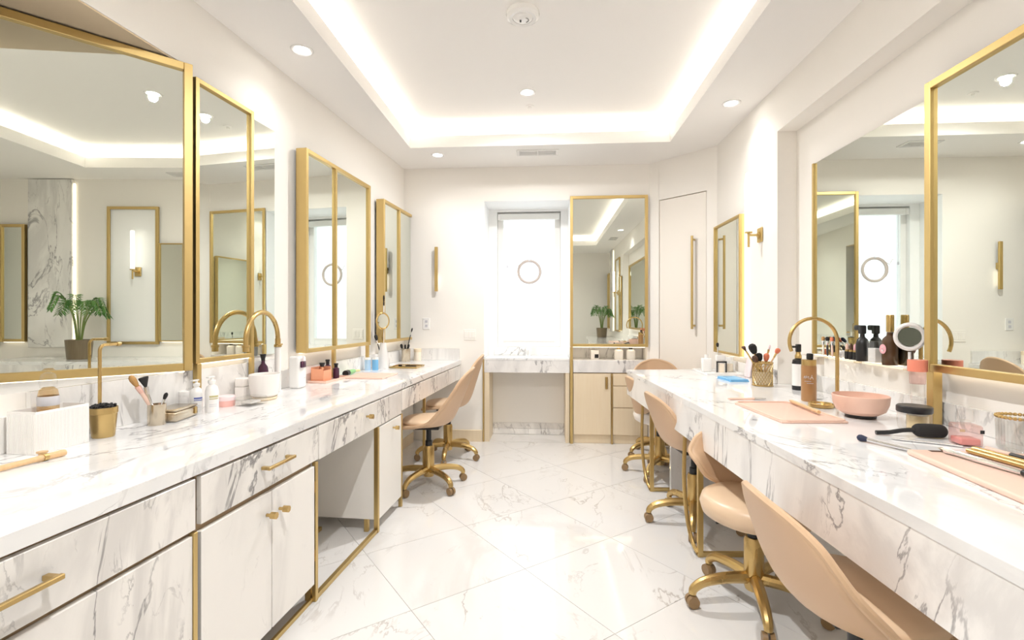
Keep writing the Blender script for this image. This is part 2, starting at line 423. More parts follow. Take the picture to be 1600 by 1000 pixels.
for lo, hi, w in (((TX0-.10, TY0, CEIL+.045), (TX0-.06, TY1, CEIL+.06), 'left side of the ceiling tray'), ((TX1+.06, TY0, CEIL+.045), (TX1+.10, TY1, CEIL+.06), 'right side of the ceiling tray'),
                  ((TX0, TY1+.06, CEIL+.045), (TX1, TY1+.10, CEIL+.06), 'far end of the ceiling tray, by the window'), ((TX0, TY0-.10, CEIL+.045), (TX1, TY0-.06, CEIL+.06), 'near end of the tray, seen in mirrors')):
    st = thing('light_strip', 'warm glowing cove strip along the '+w, 'light strip', ((lo[0]+hi[0])/2, (lo[1]+hi[1])/2, CEIL+.03), 0, 'cove light strips')
    d = ((hi[0]-lo[0])/2, (hi[1]-lo[1])/2)
    MB().box((-d[0], -d[1], .015), (d[0], d[1], .03)).build('emitter', 'led', st, smooth=0)
    MB().box((-d[0]-.004, -d[1], 0), (d[0]+.004, d[1], .015)).build('channel', 'white_matte', st, smooth=0)

# ------------------------------------------------------------------ ceiling fittings
def downlight(x, y, z, w):
    t = thing('downlight', w, 'ceiling light', (x, y, z), 0, 'recessed ceiling downlights')
    MB().lathe([(.042, .004), (.042, -.003), (.052, -.007), (.060, -.004), (.062, .0), (.062, .004)], seg=28).build('trim_ring', 'white_gloss', t)
    MB().lathe([(0, -.002), (.042, -.002), (.042, .003), (0, .003)], seg=28).build('lens', 'led_lens', t)
    ld = bpy.data.lights.new('downlight_lamp', 'SPOT'); tray = z > CEIL+.1; ld.energy = TRAYW if tray else DOWN; ld.color = SOFT; ld.spot_size = R(168 if tray else 130); ld.spot_blend = 1.0; ld.shadow_soft_size = .03
    lo = bpy.data.objects.new('lamp', ld); COL.objects.link(lo); lo.parent = t; lo.location = (0, 0, -.03)
downlight(-1.364, 2.647, CEIL, 'round recessed downlight in the ceiling above the big left mirror')
downlight(1.304, 3.51, CEIL, 'round recessed downlight in the ceiling above the sconce on the right')
downlight(-.994, 4.448, CEIL, 'small round downlight in the far left ceiling corner near the air vent')
downlight(-.135, 3.68, TOP, 'round downlight in the raised tray, between the smoke detector and the vent')
downlight(1.30, 1.15, CEIL, 'round downlight above the nearest right mirror, seen in its reflection')
downlight(-1.36, .6, CEIL, 'round downlight above the near end of the left counter, out of frame')
downlight(.45, -.95, CEIL, 'round downlight beyond the near tray end, seen in the angled mirror')
downlight(-.135, .9, TOP, 'round downlight added in the raised tray overhead for even fill, out of frame')  # unseen lamp added to light walls and counters evenly
sd = thing('smoke_detector', 'round white smoke detector on the raised ceiling tray', 'smoke detector', (-.125, 2.714, TOP))
MB().lathe([(0, -.045), (.035, -.043), (.052, -.036), (.058, -.028)], seg=32).build('cover', 'white_gloss', sd)
MB().lathe([(.058, -.034), (.075, -.038), (.090, -.028), (.094, -.012), (.090, 0), (.058, 0), (.058, -.034)], seg=32).build('base_ring', 'white_gloss', sd)
MB().box((-.018, -.006, -.050), (-.008, .012, -.043), .002).build('sensor_window', 'grille_dark', sd); MB().tube(arc((.01, 0, -.0445), .022, -70, 70, 8, (1, 0, 0), (0, 1, 0)), .0016, 6).build('sensor_groove', 'grille_dark', sd)
sp = thing('sprinkler_head', 'tiny white sprinkler cap on the tray ceiling behind the downlight', 'sprinkler', (-.124, 3.93, TOP))
MB().lathe([(0, -.018), (.012, -.018), (.014, -.006), (.032, -.004), (.034, 0), (0, 0)], seg=18).build('cap', 'ceiling_paint', sp)
def vent(x, y, z, w, rz=0):
    v = thing('air_vent', w, 'air vent', (x, y, z), rz, 'ceiling air vents')
    MB().box((-.19, -.075, -.008), (.19, -.055, 0), .002).box((-.19, .055, -.008), (.19, .075, 0), .002).box((-.19, -.055, -.008), (-.165, .055, 0), .002).box((.165, -.055, -.008), (.19, .055, 0), .002).box((-.006, -.055, -.008), (.006, .055, 0)).build('frame', 'white_gloss', v, smooth=0)
    for k in range(5):
        MB().box((-.164, -.05+k*.022, -.007), (.164, -.041+k*.022, -.002)).build('slat', 'white_gloss', v, smooth=0)
    MB().box((-.165, -.055, -.0015), (.165, .055, 0)).build('backing', 'grille_dark', v, smooth=0)
vent(-.07, 4.44, CEIL, 'white slatted air vent in the ceiling in front of the window wall')
vent(1.30, .25, CEIL, 'white slatted air vent above the right counter, seen only in mirrors', R(90))

# ------------------------------------------------------------------ mirrors
def mirror(name, label, loc, rz, L, z0, z1, splits=(), fw=.022, dep=.045, posts=(), sides=(1, 1, 1, 1), back=True, extra=None, group=None):
    """local y runs along the wall, local x into the room; sides = start, end, bottom, top bars"""
    t = thing(name, label, 'mirror', (loc[0], loc[1], 0), rz, group)
    b = MB(); x0 = .012
    if sides[0]: b.box((x0, 0, z0), (dep, fw, z1), .002)
    if sides[1]: b.box((x0, L-fw, z0), (dep, L, z1), .002)
    a0 = fw if sides[0] else 0; a1 = L-fw if sides[1] else L
    if sides[2]: b.box((x0, a0, z0), (dep, a1, z0+fw), .002)
    if sides[3]: b.box((x0, a0, z1-fw), (dep, a1, z1), .002)
    b.build('frame', 'gold_frame', t, smooth=0)
    cuts = [a0]+[v for q in splits for v in (q-fw*.4, q+fw*.4)]+[a1]
    zb = z0+fw if sides[2] else z0; zt = z1-fw if sides[3] else z1
    for q in splits: MB().box((x0, q-fw*.4, zb), (dep, q+fw*.4, zt), .002).build('mullion', 'gold_frame', t, smooth=0)
    for k in range(0, len(cuts), 2):
        MB().box((x0-.004, cuts[k], zb), (max(x0+.004, dep-.016), cuts[k+1], zt)).build('mirror_pane', 'mirror_glass', t, smooth=0)
    for q, w, xo in posts: MB().box((xo, q-w/2, CZ), (xo+w, q+w/2, z0), .002).build('post', 'gold_frame', t, smooth=0)
    MB().box((.013, .03, z0-.006), (.026, L-.03, z0-.0005)).build('backlight', 'led_back', t, smooth=0)
    if back:
        MB().box((.001, .04, z0+.03), (.011, L-.04, z1-.03)).build('backing', 'white_matte', t, smooth=0)
    return t
# angled mirror in the left opening
m1a = math.atan2(.41, .447)
end = Vector((-1.640, 2.150)); dv = Vector((math.sin(m1a), math.cos(m1a))); ML = 1.13
st0 = end-dv*ML
mirror('wall_mirror', 'large gold framed mirror set at an angle in the left wall opening, nearest the camera', (st0.x, st0.y), -m1a, ML, 1.004, 2.405, fw=.034, dep=.04, back=False)
def lw(y, off=0): return (WX(y)+off*math.cos(WA), y-off*math.sin(WA))
mirror('wall_mirror', 'tall narrow gold framed mirror on two posts right of the angled mirror, left wall', lw(2.172, .004), -WA, .40, 1.03, 2.375, fw=.022, dep=.035, posts=((.012, .026, .016), (.387, .022, .016)), back=False)
t = thing('wall_mirror', 'slim frameless mirror strip beside the tall gold framed mirror above the white basin', 'mirror', (*lw(2.58, 0), 0), -WA)
MB().box((.001, 0, 1.03), (.012, .205, 2.35), .002).build('mirror_pane', 'mirror_glass', t, smooth=0)
mirror('wall_mirror', 'gold framed two pane mirror over the orange organiser, middle of the left wall', lw(2.985, .005), -WA, .92, 1.02, 2.32, splits=(.375,), dep=.085, fw=.026, posts=((.375, .024, .05), (.905, .024, .05)))
mirror('wall_mirror', 'narrow gold framed two pane mirror in the far left corner above the copper cup', lw(4.16, .005), -WA, .68, 1.02, 2.28, splits=(.37,), dep=.085, sides=(1, 0, 1, 1), fw=.026)
# right wall
t = mirror('wall_mirror', 'large gold framed mirror on a thick post, nearest on the right wall', (NX, 2.10), R(180), 1.62, 1.03, 2.20, fw=.030, dep=.075, posts=((.018, .036, .03),))
t = mirror('wall_mirror', 'mirror with a single thin gold edge behind the bottles and round faucet, right wall', (NX, 3.03), R(180), .90, 1.03, 2.165, fw=.016, dep=.028, sides=(1, 0, 0, 0))
t = mirror('wall_mirror', 'backlit gold framed mirror beside the flush door on the right wall', (RW, 4.30), R(180), .56, .95, 2.02, fw=.016, dep=.055)
MB().box((.004, .565, .95), (.02, .590, 2.27), .002).build('side_light', 'led_back', t, smooth=0)
# cabinet mirror on the back wall
t = mirror('wall_mirror', 'gold framed mirror above the pale wood cabinet right of the window', (.245, BACKY), R(-90), .755, .955, 2.44, fw=.028, dep=.03, back=False)
MB().box((-.09, .05, .958), (-.05, .71, .966)).build('backlight', 'led_back', t, smooth=0)
MB().box((-.10, .03, .967), (.011, .73, .975)).build('backing', 'white_matte', t, smooth=0)
# near end of the right wall, seen in the angled mirror only
t = thing('wall_panel', 'tall gold framed white panel standing in for a mirror reflecting a sconce, seen in the angled mirror', 'panel', (RW, -.19, 0), R(180))
MB().box((.002, 0, .95), (.03, .03, 2.45), .002).box((.002, .52, .95), (.03, .55, 2.45), .002).box((.002, .03, .95), (.03, .52, .98), .002).box((.002, .03, 2.42), (.03, .52, 2.45), .002).build('frame', 'gold_frame', t, smooth=0)
MB().box((.002, .03, .98), (.012, .52, 2.42)).build('panel', 'reveal_paint', t, smooth=0)  # white face stands in for a mirror's reflection of a pale wall
mirror('wall_mirror', 'low gold framed mirror between the sconce panel and the niche, seen in the angled mirror', (RW, .09), R(180), .27, .98, 2.05, fw=.012, dep=.04)
mirror('wall_mirror', 'gold framed mirror at the camera end of the right wall, seen reflected', (RW, -1.60), R(180), .27, .98, 2.25, fw=.03, dep=.05)
t = thing('wall_panel', 'marble wall panel with a glowing edge, seen in the angled mirror behind the palm', 'panel', (RW, -1.11, 0), R(180))
MB().box((.002, 0, .92), (.03, .47, 2.74), .002).build('slab', 'marble_wall', t, smooth=0)
MB().box((.004, -.02, .95), (.018, -.008, 2.7)).build('edge_light', 'led_back', t, smooth=0)

# ------------------------------------------------------------------ wall lights, switch plates
def sconce(x, y, z, label):
    t = thing('wall_sconce', label, 'wall light', (x, y, z), R(180), 'brass wall sconces')
    MB().box((.001, -.035, -.05), (.014, .035, .05), .004).build('back_plate', 'gold_frame', t)
    MB().cyl((.014, 0, 0), (.085, 0, 0), .008).cyl((.014, 0, 0), (.022, 0, 0), .022).build('arm', 'gold_frame', t)
    MB().cyl((.085, 0, -.085), (.085, 0, .012), .0085).lathe([(0, .0), (.024, .0), (.024, .012), (0, .012)], (.085, 0, .012)).build('holder', 'gold_frame', t)
    MB().lathe([(0, 0), (.020, 0), (.020, .40), (.016, .41), (0, .41)], (.085, 0, .024), 20).build('glass_tube', 'tube_glow', t)
sconce(RW, 3.50, 1.82, 'brass sconce with a tall glowing tube on the right wall above the brush cup')
sconce(RW-.013, -.41, 1.74, 'brass sconce with a glowing tube standing in for a reflected one on the framed panel, seen in the angled mirror')  # added sconce, stands in for one reflected in a mirror
t = thing('bar_light', 'slim vertical brass bar light on the back wall left of the window', 'wall light', (-1.09, BACKY, 1.505))
MB().box((-.016, -.05, 0), (.016, -.03, .445), .003).build('bar', 'gold_frame', t, smooth=0)
MB().box((-.008, -.03, .19), (.008, -.001, .25)).build('bracket', 'gold_frame', t, smooth=0)
MB().box((-.006, -.0295, .03), (.006, -.022, .18)).build('glow', 'led_back', t, smooth=0)
t = thing('power_outlet', 'white double power outlet on the back wall above the left counter', 'outlet', (-1.20, BACKY, 1.18))
MB().box((-.036, -.007, -.058), (.036, -.0005, .058), .003).build('plate', 'white_gloss', t)
for dz in (-.022, .022): MB().box((-.014, -.0085, dz-.013), (.014, -.006, dz+.013), .002).box((-.006, -.0092, dz-.006), (-.003, -.008, dz+.005)).box((.003, -.0092, dz-.006), (.006, -.008, dz+.005)).build('socket', 'label_grey', t)
t = thing('light_switch', 'flat cream three rocker light switch on the back wall left of the window', 'switch', (-.755, BACKY, 1.07))
MB().box((-.062, -.006, -.055), (.062, -.0005, .055), .003).build('plate', 'wall_paint', t)
for k in (-1, 0, 1): MB().box((k*.038-.016, -.009, -.034), (k*.038+.016, -.005, .034), .002).build('rocker', 'wall_paint', t)

# ------------------------------------------------------------------ left counter
t = thing('vanity_countertop', 'long white marble countertop along the left wall', 'countertop', (FX(.7), .7, CZ))
ox, oy = FX(.7), .7
ys = [-.6, BACKY-.003]
MB().prism([(FX(ys[0])+.002-ox, ys[0]-oy), (FX(ys[1])+.002-ox, ys[1]-oy), (WX(ys[1])+.004-ox, ys[1]-oy), (WX(ys[0])+.004-ox, ys[0]-oy)], -.04, 0).build('slab', 'marble_top', t, smooth=0)
def splash(name, y0, y1, z1, material='marble_wall'):
    b = MB(); b.prism([(WX(y0)+.002, y0), (WX(y1)+.002, y1), (WX(y1)+.018, y1), (WX(y0)+.018, y0)], CZ+.001, z1)
    return struct(b.build(name, material, smooth=0))
splash('trim_2', -.5, 1.5, .93); splash('trim_3', 1.505, 2.80, 1.0); splash('trim_4', 2.805, 4.83, .925)
struct(MB().box((WX(4.84)+.02, BACKY-.02, CZ+.001), (-.86, BACKY-.002, .93)).build('trim_5', 'marble_wall', smooth=0))

def knob(parent, y, z):
    MB().cyl((.0, y, z), (.022, y, z), .006).tube([(.018, y-.0, z), (.040, y, z)], [.013, .013], 8).build('knob', 'gold', parent)
def bar_handle(parent, y0, y1, z):
    MB().box((.026, y0, z-.006), (.038, y1, z+.006), .002).box((.0, y0+.004, z-.006), (.028, y0+.018, z+.006), .001).box((.0, y1-.018, z-.006), (.028, y1-.004, z+.006), .001).build('handle', 'gold', parent, smooth=0)
def front(name, parent, y0, y1, z0, z1, material='marble_front', t=.018):
    return MB().box((-t, y0, z0), (0, y1, z1), .0015).build(name, material, parent, smooth=0)
DZ0, DZ1 = .612, .764
DEP = .56
def cab(name, label, s0):
    return thing(name, label, 'cabinet', (FX(s0), s0, 0), -FA)
# wide drawer unit in front of the camera
cA = cab('drawer_cabinet', 'marble fronted cabinet with two wide drawers, nearest on the left', -.35)
LA = 1.405+.35
MB().box((-DEP, 0, .06), (-.02, LA-.012, .773)).build('body', 'seam_tan', cA, smooth=0)
d = front('drawer', cA, .85, LA-.012, DZ0, DZ1); bar_handle(d, 1.03, LA-.42, .692)
d = front('drawer', cA, 0, .846, DZ0, DZ1); bar_handle(d, .30, .56, .692)
d = front('drawer', cA, .85, LA-.024, .075, .597); d = front('drawer', cA, 0, .846, .075, .597)
MB().box((-.012, LA-.024, .0), (.004, LA-.008, .605), .001).build('trim_post', 'gold_frame', cA, smooth=0)
# drawer over two doors
cB = cab('door_cabinet', 'marble cabinet with a bar handled drawer above two doors with gold knobs', 1.408)
LB = .69
MB().box((-DEP, 0, .085), (-.02, LB-.03, .773)).build('body', 'seam_tan', cB, smooth=0)
d = front('drawer', cB, .004, LB-.002, DZ0+.006, DZ1); bar_handle(d, .285, .455, .700)
d = front('door', cB, .004, .352, .08, .597, 'marble_door'); knob(d, .322, .518)
d = front('door', cB, .357, LB-.034, .08, .597, 'marble_door'); knob(d, .400, .512)
MB().box((-.014, LB-.030, 0), (.004, LB-.010, .612), .001).box((-.02, LB-.032, .004), (-.046, LB-.008, .08)).build('leg', 'gold_frame', cB, smooth=0)
MB().box((-.5, LB-.034, .03), (-.48, LB-.012, .612), .001).build('leg', 'gold_frame', cB, smooth=0)
MB().box((-.024, .02, .0), (-.010, LB-.03, .018), .001).build('floor_bar', 'gold_frame', cB, smooth=0)
for z in (.18, .48): MB().box((-.012, LB-.034, z), (.001, LB-.030, z+.05)).build('hinge', 'brass_dark', cB, smooth=0)
# drawer spanning the knee space
cC = cab('drawer_unit', 'marble drawer with one gold knob spanning the left knee space', 2.102)
LC = 1.05
MB().box((-DEP, 0, .64), (-.02, LC, .773)).build('body', 'panel_white', cC, smooth=0)
d = front('drawer_front', cC, .002, LC-.004, DZ0+.002, DZ1); knob(d, .50, .705)
# slim pedestal cabinet
cD = cab('pedestal_cabinet', 'slim pedestal cabinet with one knobbed door and gold legs, left knee space', 2.755)
LD = .40
MB().box((-.42, 0, .075), (-.02, LD, .610), .001).build('body', 'panel_white', cD, smooth=0)
d = front('door', cD, .022, LD-.014, .07, .606, 'panel_white'); knob(d, .24, .555)
MB().box((-.022, -.004, .0), (.003, .018, .611), .001).build('leg', 'gold_frame', cD, smooth=0)
MB().box((-.020, LD-.014, .0), (.003, LD+.004, .611), .001).build('leg', 'gold_frame', cD, smooth=0)
MB().box((-.085, .002, .0), (-.060, .025, .075), .001).build('leg', 'gold_frame', cD, smooth=0)
# floor frame of the knee space
t = cab('floor_frame', 'gold floor rails linking the marble cabinet and the slim pedestal, left side', 2.1); t['category'] = 'frame'
MB().box((-.022, -.012, .0), (.0, .648, .022), .001).build('rail', 'gold_frame', t, smooth=0)
MB().box((-.36, -.012, .0), (-.338, .648, .022), .001).build('rail', 'gold_frame', t, smooth=0)
# far apron
cE = cab('vanity_apron', 'marble apron of three panels under the far end of the left counter', 3.16); cE['category'] = 'apron'
for a, b in ((0, .555), (.558, 1.11), (1.113, 1.655)): front('panel', cE, a, b, .63, DZ1)
MB().box((-DEP, 0, .65), (-.02, 1.61, .773)).build('body', 'panel_white', cE, smooth=0)
MB().box((-.09, .72, 0), (-.07, .74, .65), .001).build('leg', 'gold_frame', cE, smooth=0)
cF = cab('knee_panel', 'pale panel with a gold base rail closing the far left knee space', 3.17); cF['category'] = 'panel'
MB().box((-.50, .0, .10), (-.47, 1.6, .645)).build('board', 'panel_white', cF, smooth=0)
MB().box((-.50, .0, .0), (-.465, 1.6, .10)).build('plinth', 'wood_pale', cF, smooth=0)

# ------------------------------------------------------------------ window desk and back cabinet
t = thing('window_desk', 'marble topped desk built into the window recess', 'desk', (-.185, BACKY, 0))
MB().box((-.425, -.012, .815), (.425, .395, .838), .002).build('top', 'marble_top', t, smooth=0)
MB().box((-.425, -.010, .693), (.425, .012, .814), .001).build('apron', 'marble_apron', t, smooth=0)
MB().box((-.44, -.014, 0), (-.425, .0, .83), .001).build('edge_post', 'gold_frame', t, smooth=0)
MB().box((-.424, -.006, 0), (-.375, .345, .692), .001).build('side_panel', 'wood_pale', t, smooth=0)
MB().box((.385, -.006, 0), (.424, .345, .692), .001).build('side_panel', 'wood_pale', t, smooth=0)
MB().box((-.374, .32, .125), (.384, .345, .692)).build('back_panel', 'panel_white', t, smooth=0)
for k in range(2):
    for j in range(2): MB().box((-.374+k*.38, .318, .002+j*.062), (.004+k*.38, .345, .062+j*.062), .001).build('skirting_tile', 'marble_wall', t, smooth=0)
MB().box((-.36, .365, .839), (.36, .39, .925), .001).build('backsplash', 'marble_wall', t, smooth=0)
t = thing('faucet', 'small white single lever faucet on the window desk', 'faucet', (-.18, 5.13, .838))
MB().lathe([(0, 0), (.026, 0), (.024, .01), (.018, .014), (.018, .085), (.014, .09), (0, .09)]).build('body', 'white_gloss', t)
MB().tube(curve([(0, 0, .06), (0, -.05, .075), (0, -.10, .062)]), .010, 8).build('spout', 'white_gloss', t)
MB().box((-.005, -.03, .090), (.005, .02, .100), .002).box((-.03, -.006, .094), (.03, .006, .102), .002).build('lever', 'white_gloss', t)
t = thing('roller_blind', 'white roller blind cassette with a thin cord at the window top', 'blind', (-.18, 5.27, 2.33))
MB().box((-.335, -.02, -.03), (.335, .025, .035), .006).build('cassette', 'blind', t)
MB().box((-.335, -.024, -.034), (-.30, .0, .03), .003).build('end_bracket', 'white_gloss', t)
MB().tube([(-.23, -.012, -.03), (-.232, -.012, -.30), (-.228, -.012, -.52)], .002, 6).build('cord', 'label_grey', t)
MB().lathe([(0, -.55), (.010, -.545), (.008, -.515), (0, -.51)], (-.228, -.012, 0), 10).build('cord_pull', 'label_grey', t)
t = thing('window_ring', 'round woven ring ornament hanging in the middle of the window', 'ornament', (-.172, 5.25, 1.735))
MB().tube(arc((0, 0, 0), .118, 0, 360, 40, (1, 0, 0), (0, 0, 1))[:-1], .015, 8, True).build('hoop', 'rope', t)
MB().tube(arc((0, -.012, 0), .128, 100, 215, 16, (1, 0, 0), (0, 0, 1)), .004, 6).tube([(-.075, -.01, .1), (-.14, -.01, .05), (-.17, -.01, .105), (-.185, -.01, .095)], .004, 6).build('twine', 'rope', t)
MB().lathe([(0, 0), (.02, .0), (.014, .014), (.004, .02), (0, .02)], (0, .0, .116), 12).build('suction_hook', 'label_grey', t)
t = thing('storage_cabinet', 'pale wood cabinet with one door and three drawers right of the window', 'cabinet', (.635, BACKY, 0))
MB().box((-.362, .0, .085), (.362, .26, .694)).build('body', 'wood_pale', t, smooth=0)
MB().box((-.362, .004, 0), (.362, .25, .085)).build('plinth', 'wood_pale', t, smooth=0)
d = MB().box((-.358, -.02, .09), (.008, -.001, .69), .0015).build('door', 'wood_pale', t, smooth=0)
MB().box((-.048, -.032, .54), (-.024, -.021, .66), .002).build('handle', 'gold', d, smooth=0)
for a, b in ((.575, .69), (.36, .568), (.09, .353)):
    MB().box((.026, -.02, a), (.360, -.001, b), .0015).build('drawer', 'wood_pale', t, smooth=0)
MB().box((.010, -.03, 0), (.024, .0, .694), .001).build('divider_post', 'gold', t, smooth=0)
MB().box((-.392, -.034, 0), (-.364, .0, .95), .001).build('tall_post', 'gold_frame', t, smooth=0)
MB().box((-.362, -.018, .70), (.362, .262, .822), .002).build('countertop', 'marble_apron', t, smooth=0)
MB().box((-.36, .245, .823), (.36, .265, .97)).build('backsplash', 'marble_wall', t, smooth=0)
t = thing('storage_box', 'small white box with a dark side in the niche above the pale cabinet', 'box', (.50, 5.0, .822))
MB().box((-.04, -.04, 0), (.04, .04, .09), .003).build('box', 'white_matte', t); MB().box((-.002, -.044, .012), (.036, -.0405, .05), .001).build('dark_panel', 'black', t)
for k, (x, w) in enumerate(((.74, 'left'), (.86, 'right'))):
    t = thing('lotion_bottle', 'small white bottle with a dark cap in the mirror niche, '+w+' of two', 'bottle', (x, 4.98, .822), 0, 'white bottles in the cabinet niche')
    MB().lathe([(0, 0), (.042, 0), (.045, .01), (.045, .085), (.03, .10), (0, .10)]).build('bottle', 'white_gloss', t)
    MB().lathe([(0, .10), (.018, .10), (.018, .125), (0, .125)]).build('cap', 'black' if k else 'gold', t)
struct(MB().box((-1.0, BACKY-.018, 0), (-.63, BACKY, .115), .002).build('baseboard_back', 'wood_pale', smooth=0))

# ------------------------------------------------------------------ right counter
t = thing('vanity_countertop', 'white marble countertop with a deep marble apron along the right wall', 'countertop', (RX(2), 2, 0))
ox, oy = RX(2), 2
Y0, Y1 = -1.6, 4.05
MB().prism([(RX(Y0)-ox, Y0-oy), (RX(Y1)-ox, Y1-oy), (RW-.004-ox, Y1+.10-oy), (RW-.004-ox, RN1-oy), (NX-.004-ox, RN1-.004-oy), (NX-.004-ox, RN0+.004-oy), (RW-.004-ox, RN0-oy), (RW-.004-ox, Y0-oy)], CZ-.03, CZ).build('top', 'marble_top', t, smooth=0)
def rq(b, y0, y1, o0, o1, z0, z1): b.prism([(RX(y0)+o0-ox, y0-oy), (RX(y1)+o0-ox, y1-oy), (RX(y1)+o1-ox, y1-oy), (RX(y0)+o1-ox, y0-oy)], z0, z1); return b
rq(MB(), Y0, Y1, .0015, .022, .615, CZ-.0305).build('apron', 'marble_apron', t, smooth=0)
b = MB(); b.prism([(RX(Y1)+.022-ox, Y1-.02-oy), (RX(Y1)+.022-ox, Y1-.001-oy), (RW-.01-ox, Y1+.095-oy), (RW-.01-ox, Y1+.075-oy)], .615, CZ-.0305); b.build('end_apron', 'marble_apron', t, smooth=0)
rq(MB(), Y0, Y1-.02, .023, .60, .66, .68).build('underside_board', 'panel_white', t, smooth=0)
rq(MB(), Y0, Y1-.03, .52, .55, .0, .66).build('back_panel', 'panel_white', t, smooth=0)
struct(MB().box((RW-.018, RN1+.002, CZ+.001), (RW-.002, 4.12, .905)).build('trim_6', 'marble_wall', smooth=0))
struct(MB().box((NX-.018, RN0+.004, CZ+.001), (NX-.002, RN1-.004, .905)).build('trim_7', 'marble_wall', smooth=0))
def sled(y, yb, lab):
    t = thing('support_frame', lab, 'support', (RX(y)+.07, y, 0), 0, 'gold tube counter legs')
    MB().rod((0, 0, 0), (0, 0, .614), .026).build('post', 'gold_frame', t, smooth=0)
    MB().tube(curve([(-.01, .0, .015), (-.022, .055, .05), (-.034, .115, .16), (-.040, .15, .36), (-.03, .165, .612)]), .011, 10).build('curved_brace', 'gold', t)
    MB().rod((0, .0, .012), (.32, .02, .012), .022).build('foot_bar', 'gold_frame', t, smooth=0)
sled(2.60, 3, 'gold counter leg with a curved tube brace between the second and third right chairs')
sled(3.55, 4, 'gold counter leg with a curved tube brace beside the white seated far chair')
t = thing('marble_pedestal', 'white marble slab leg under the far part of the right counter', 'pedestal', (RX(3.4)+.16, 3.42, 0))
MB().box((0, -.015, 0), (.30, .015, .61), .002).build('slab', 'marble_apron', t, smooth=0)

# ------------------------------------------------------------------ chairs
def shell(rim, hw, seat=.47, lean=.10, thick=.018, back_only=False):
    """sections from seat front to back top: centre (y, z) and edge (x, y, z)"""
    H = rim-seat; k = hw/.24; T = -.20-lean
    def up(f): return seat+.08+(H-.08)*f
    def by(f): return -.20-lean*f
    S = [((.205, seat-.012), (.165, .195, seat-.014)), ((.13, seat-.008), (.198, .125, seat-.002)), ((.02, seat-.012), (.222, .03, seat+.012)),
         ((-.09, seat-.008), (.236, -.045, seat+.038)), ((-.16, seat+.018), (.243, -.095, seat+.085)), ((by(0), up(0)), (.245, -.130, up(.05)+.03)),
         ((by(.35), up(.33)), (.240, by(.35)+.062, up(.36))), ((by(.62), up(.60)), (.222, by(.62)+.050, up(.58))), ((by(.82), up(.80)), (.192, by(.80)+.040, up(.76))),
         ((by(.95), up(.94)), (.135, by(.93)+.022, up(.90))), ((by(1), up(1)), (.055, by(1)+.004, up(.985)))]
    if back_only:
        S = [((-.185, seat-.02), (.10, -.165, seat+.0)), ((-.192, seat+.015), (.17, -.135, seat+.04)), ((-.20, seat+.06), (.215, -.12, seat+.10))]+S[6:]
    C = curve([(0, a[0], a[1]) for a, _ in S], 4); E_ = curve([e for _, e in S], 4)
    b = MB(); NU = 16; rows = []
    for c, e in zip(C, E_):
        row = []
        for q in range(NU+1):
            u = -1+2*q/NU; f = abs(u)**2.3
            row.append(b.bm.verts.new((u*e.x*k, c.y+(e.y-c.y)*f, c.z+(e.z-c.z)*f)))
        rows.append(row)
    for a, c in zip(rows, rows[1:]):
        for q in range(NU): b.bm.faces.new((a[q], a[q+1], c[q+1], c[q]))
    rimv = [r[-1].co.copy() for r in rows]+[v.co.copy() for v in rows[-1][::-1][1:-1]]+[r[0].co.copy() for r in rows[::-1]]
    return b, rimv
def chair(label, x, y, rz, rim=.88, hw=.23, style='shell', seat=.47, seat_mat='leather_seat', legrot=0, lean=.10, low=0):
    t = thing('swivel_chair', label, 'chair', (x, y, 0), rz, 'swivel chairs at the counters')
    if style == 'shell':
        b, rv = shell(rim, hw, seat, lean)
        o = b.build('seat_shell', 'leather_tan', t, smooth=60)
    else:
        b, rv = shell(rim, hw, seat, lean, back_only=True)
        o = b.build('backrest', 'leather_tan', t, smooth=60)
    s = o.modifiers.new('thickness', 'SOLIDIFY'); s.thickness = .02; s.offset = 0
    MB().tube(rv, .0115, 8).build('edge_piping', 'trim_tan', t)
    if style == 'shell':
        c = MB(); c.lathe([(0, seat-.004), (.17, seat-.004), (.193, seat+.008), (.195, seat+.022), (.18, seat+.036), (.10, seat+.042), (0, seat+.043)], (0, .015, 0), 28, 1.0*hw/.24, .92); c.build('seat_cushion', seat_mat, t, smooth=60)
    else:
        c = MB(); c.lathe([(0, seat-.085), (.19, seat-.085), (.215, seat-.07), (.225, seat-.035), (.215, seat-.005), (.19, seat+.008), (.10, seat+.014), (0, seat+.015)], (0, .02, 0), 32); c.build('seat_cushion', seat_mat, t, smooth=60)
    sb = seat-.085 if style != 'shell' else seat-.022
    MB().box((-.07, -.09, sb-.02), (.07, .09, sb-.001), .004).cyl((.06, .03, sb-.015), (.17, .05, sb-.02), .005).build('tilt_plate', 'black', t)
    MB().lathe([(0, .30), (.026, .30), (.026, .335), (.018, .34), (.018, sb-.015), (0, sb-.015)]).build('gas_lift', 'black', t)
    MB().lathe([(0, .075), (.036, .075), (.040, .09), (.040, .285), (.034, .30), (0, .30)]).build('column', 'gold', t)
    for k in range(5):
        a = R(legrot+72*k); ca, sa = math.cos(a), math.sin(a)
        pts = curve([(.025*ca, .025*sa, .125), (.12*ca, .12*sa, .125), (.215*ca, .215*sa, .110), (.262*ca, .262*sa, .082), (.27*ca, .27*sa, .058)], 4)
        rs = [.026-.010*i/(len(pts)-1) for i in range(len(pts))]
        lg = MB().tube(pts, rs, 10).build('leg', 'gold', t)
        c = MB(); q = Vector((.27*ca, .27*sa, .028)); tn = Vector((-sa, ca, 0))
        for sg in (-1, 1): c.cyl(q+tn*sg*.004, q+tn*sg*.022, .027, .025, 14)
        c.build('caster', 'bronze_wheel', lg)
    return t
chair('tan swivel chair at the left counter, the nearer of the two there', -.86, 3.55, R(90), rim=.87, hw=.235, legrot=12, lean=.13)
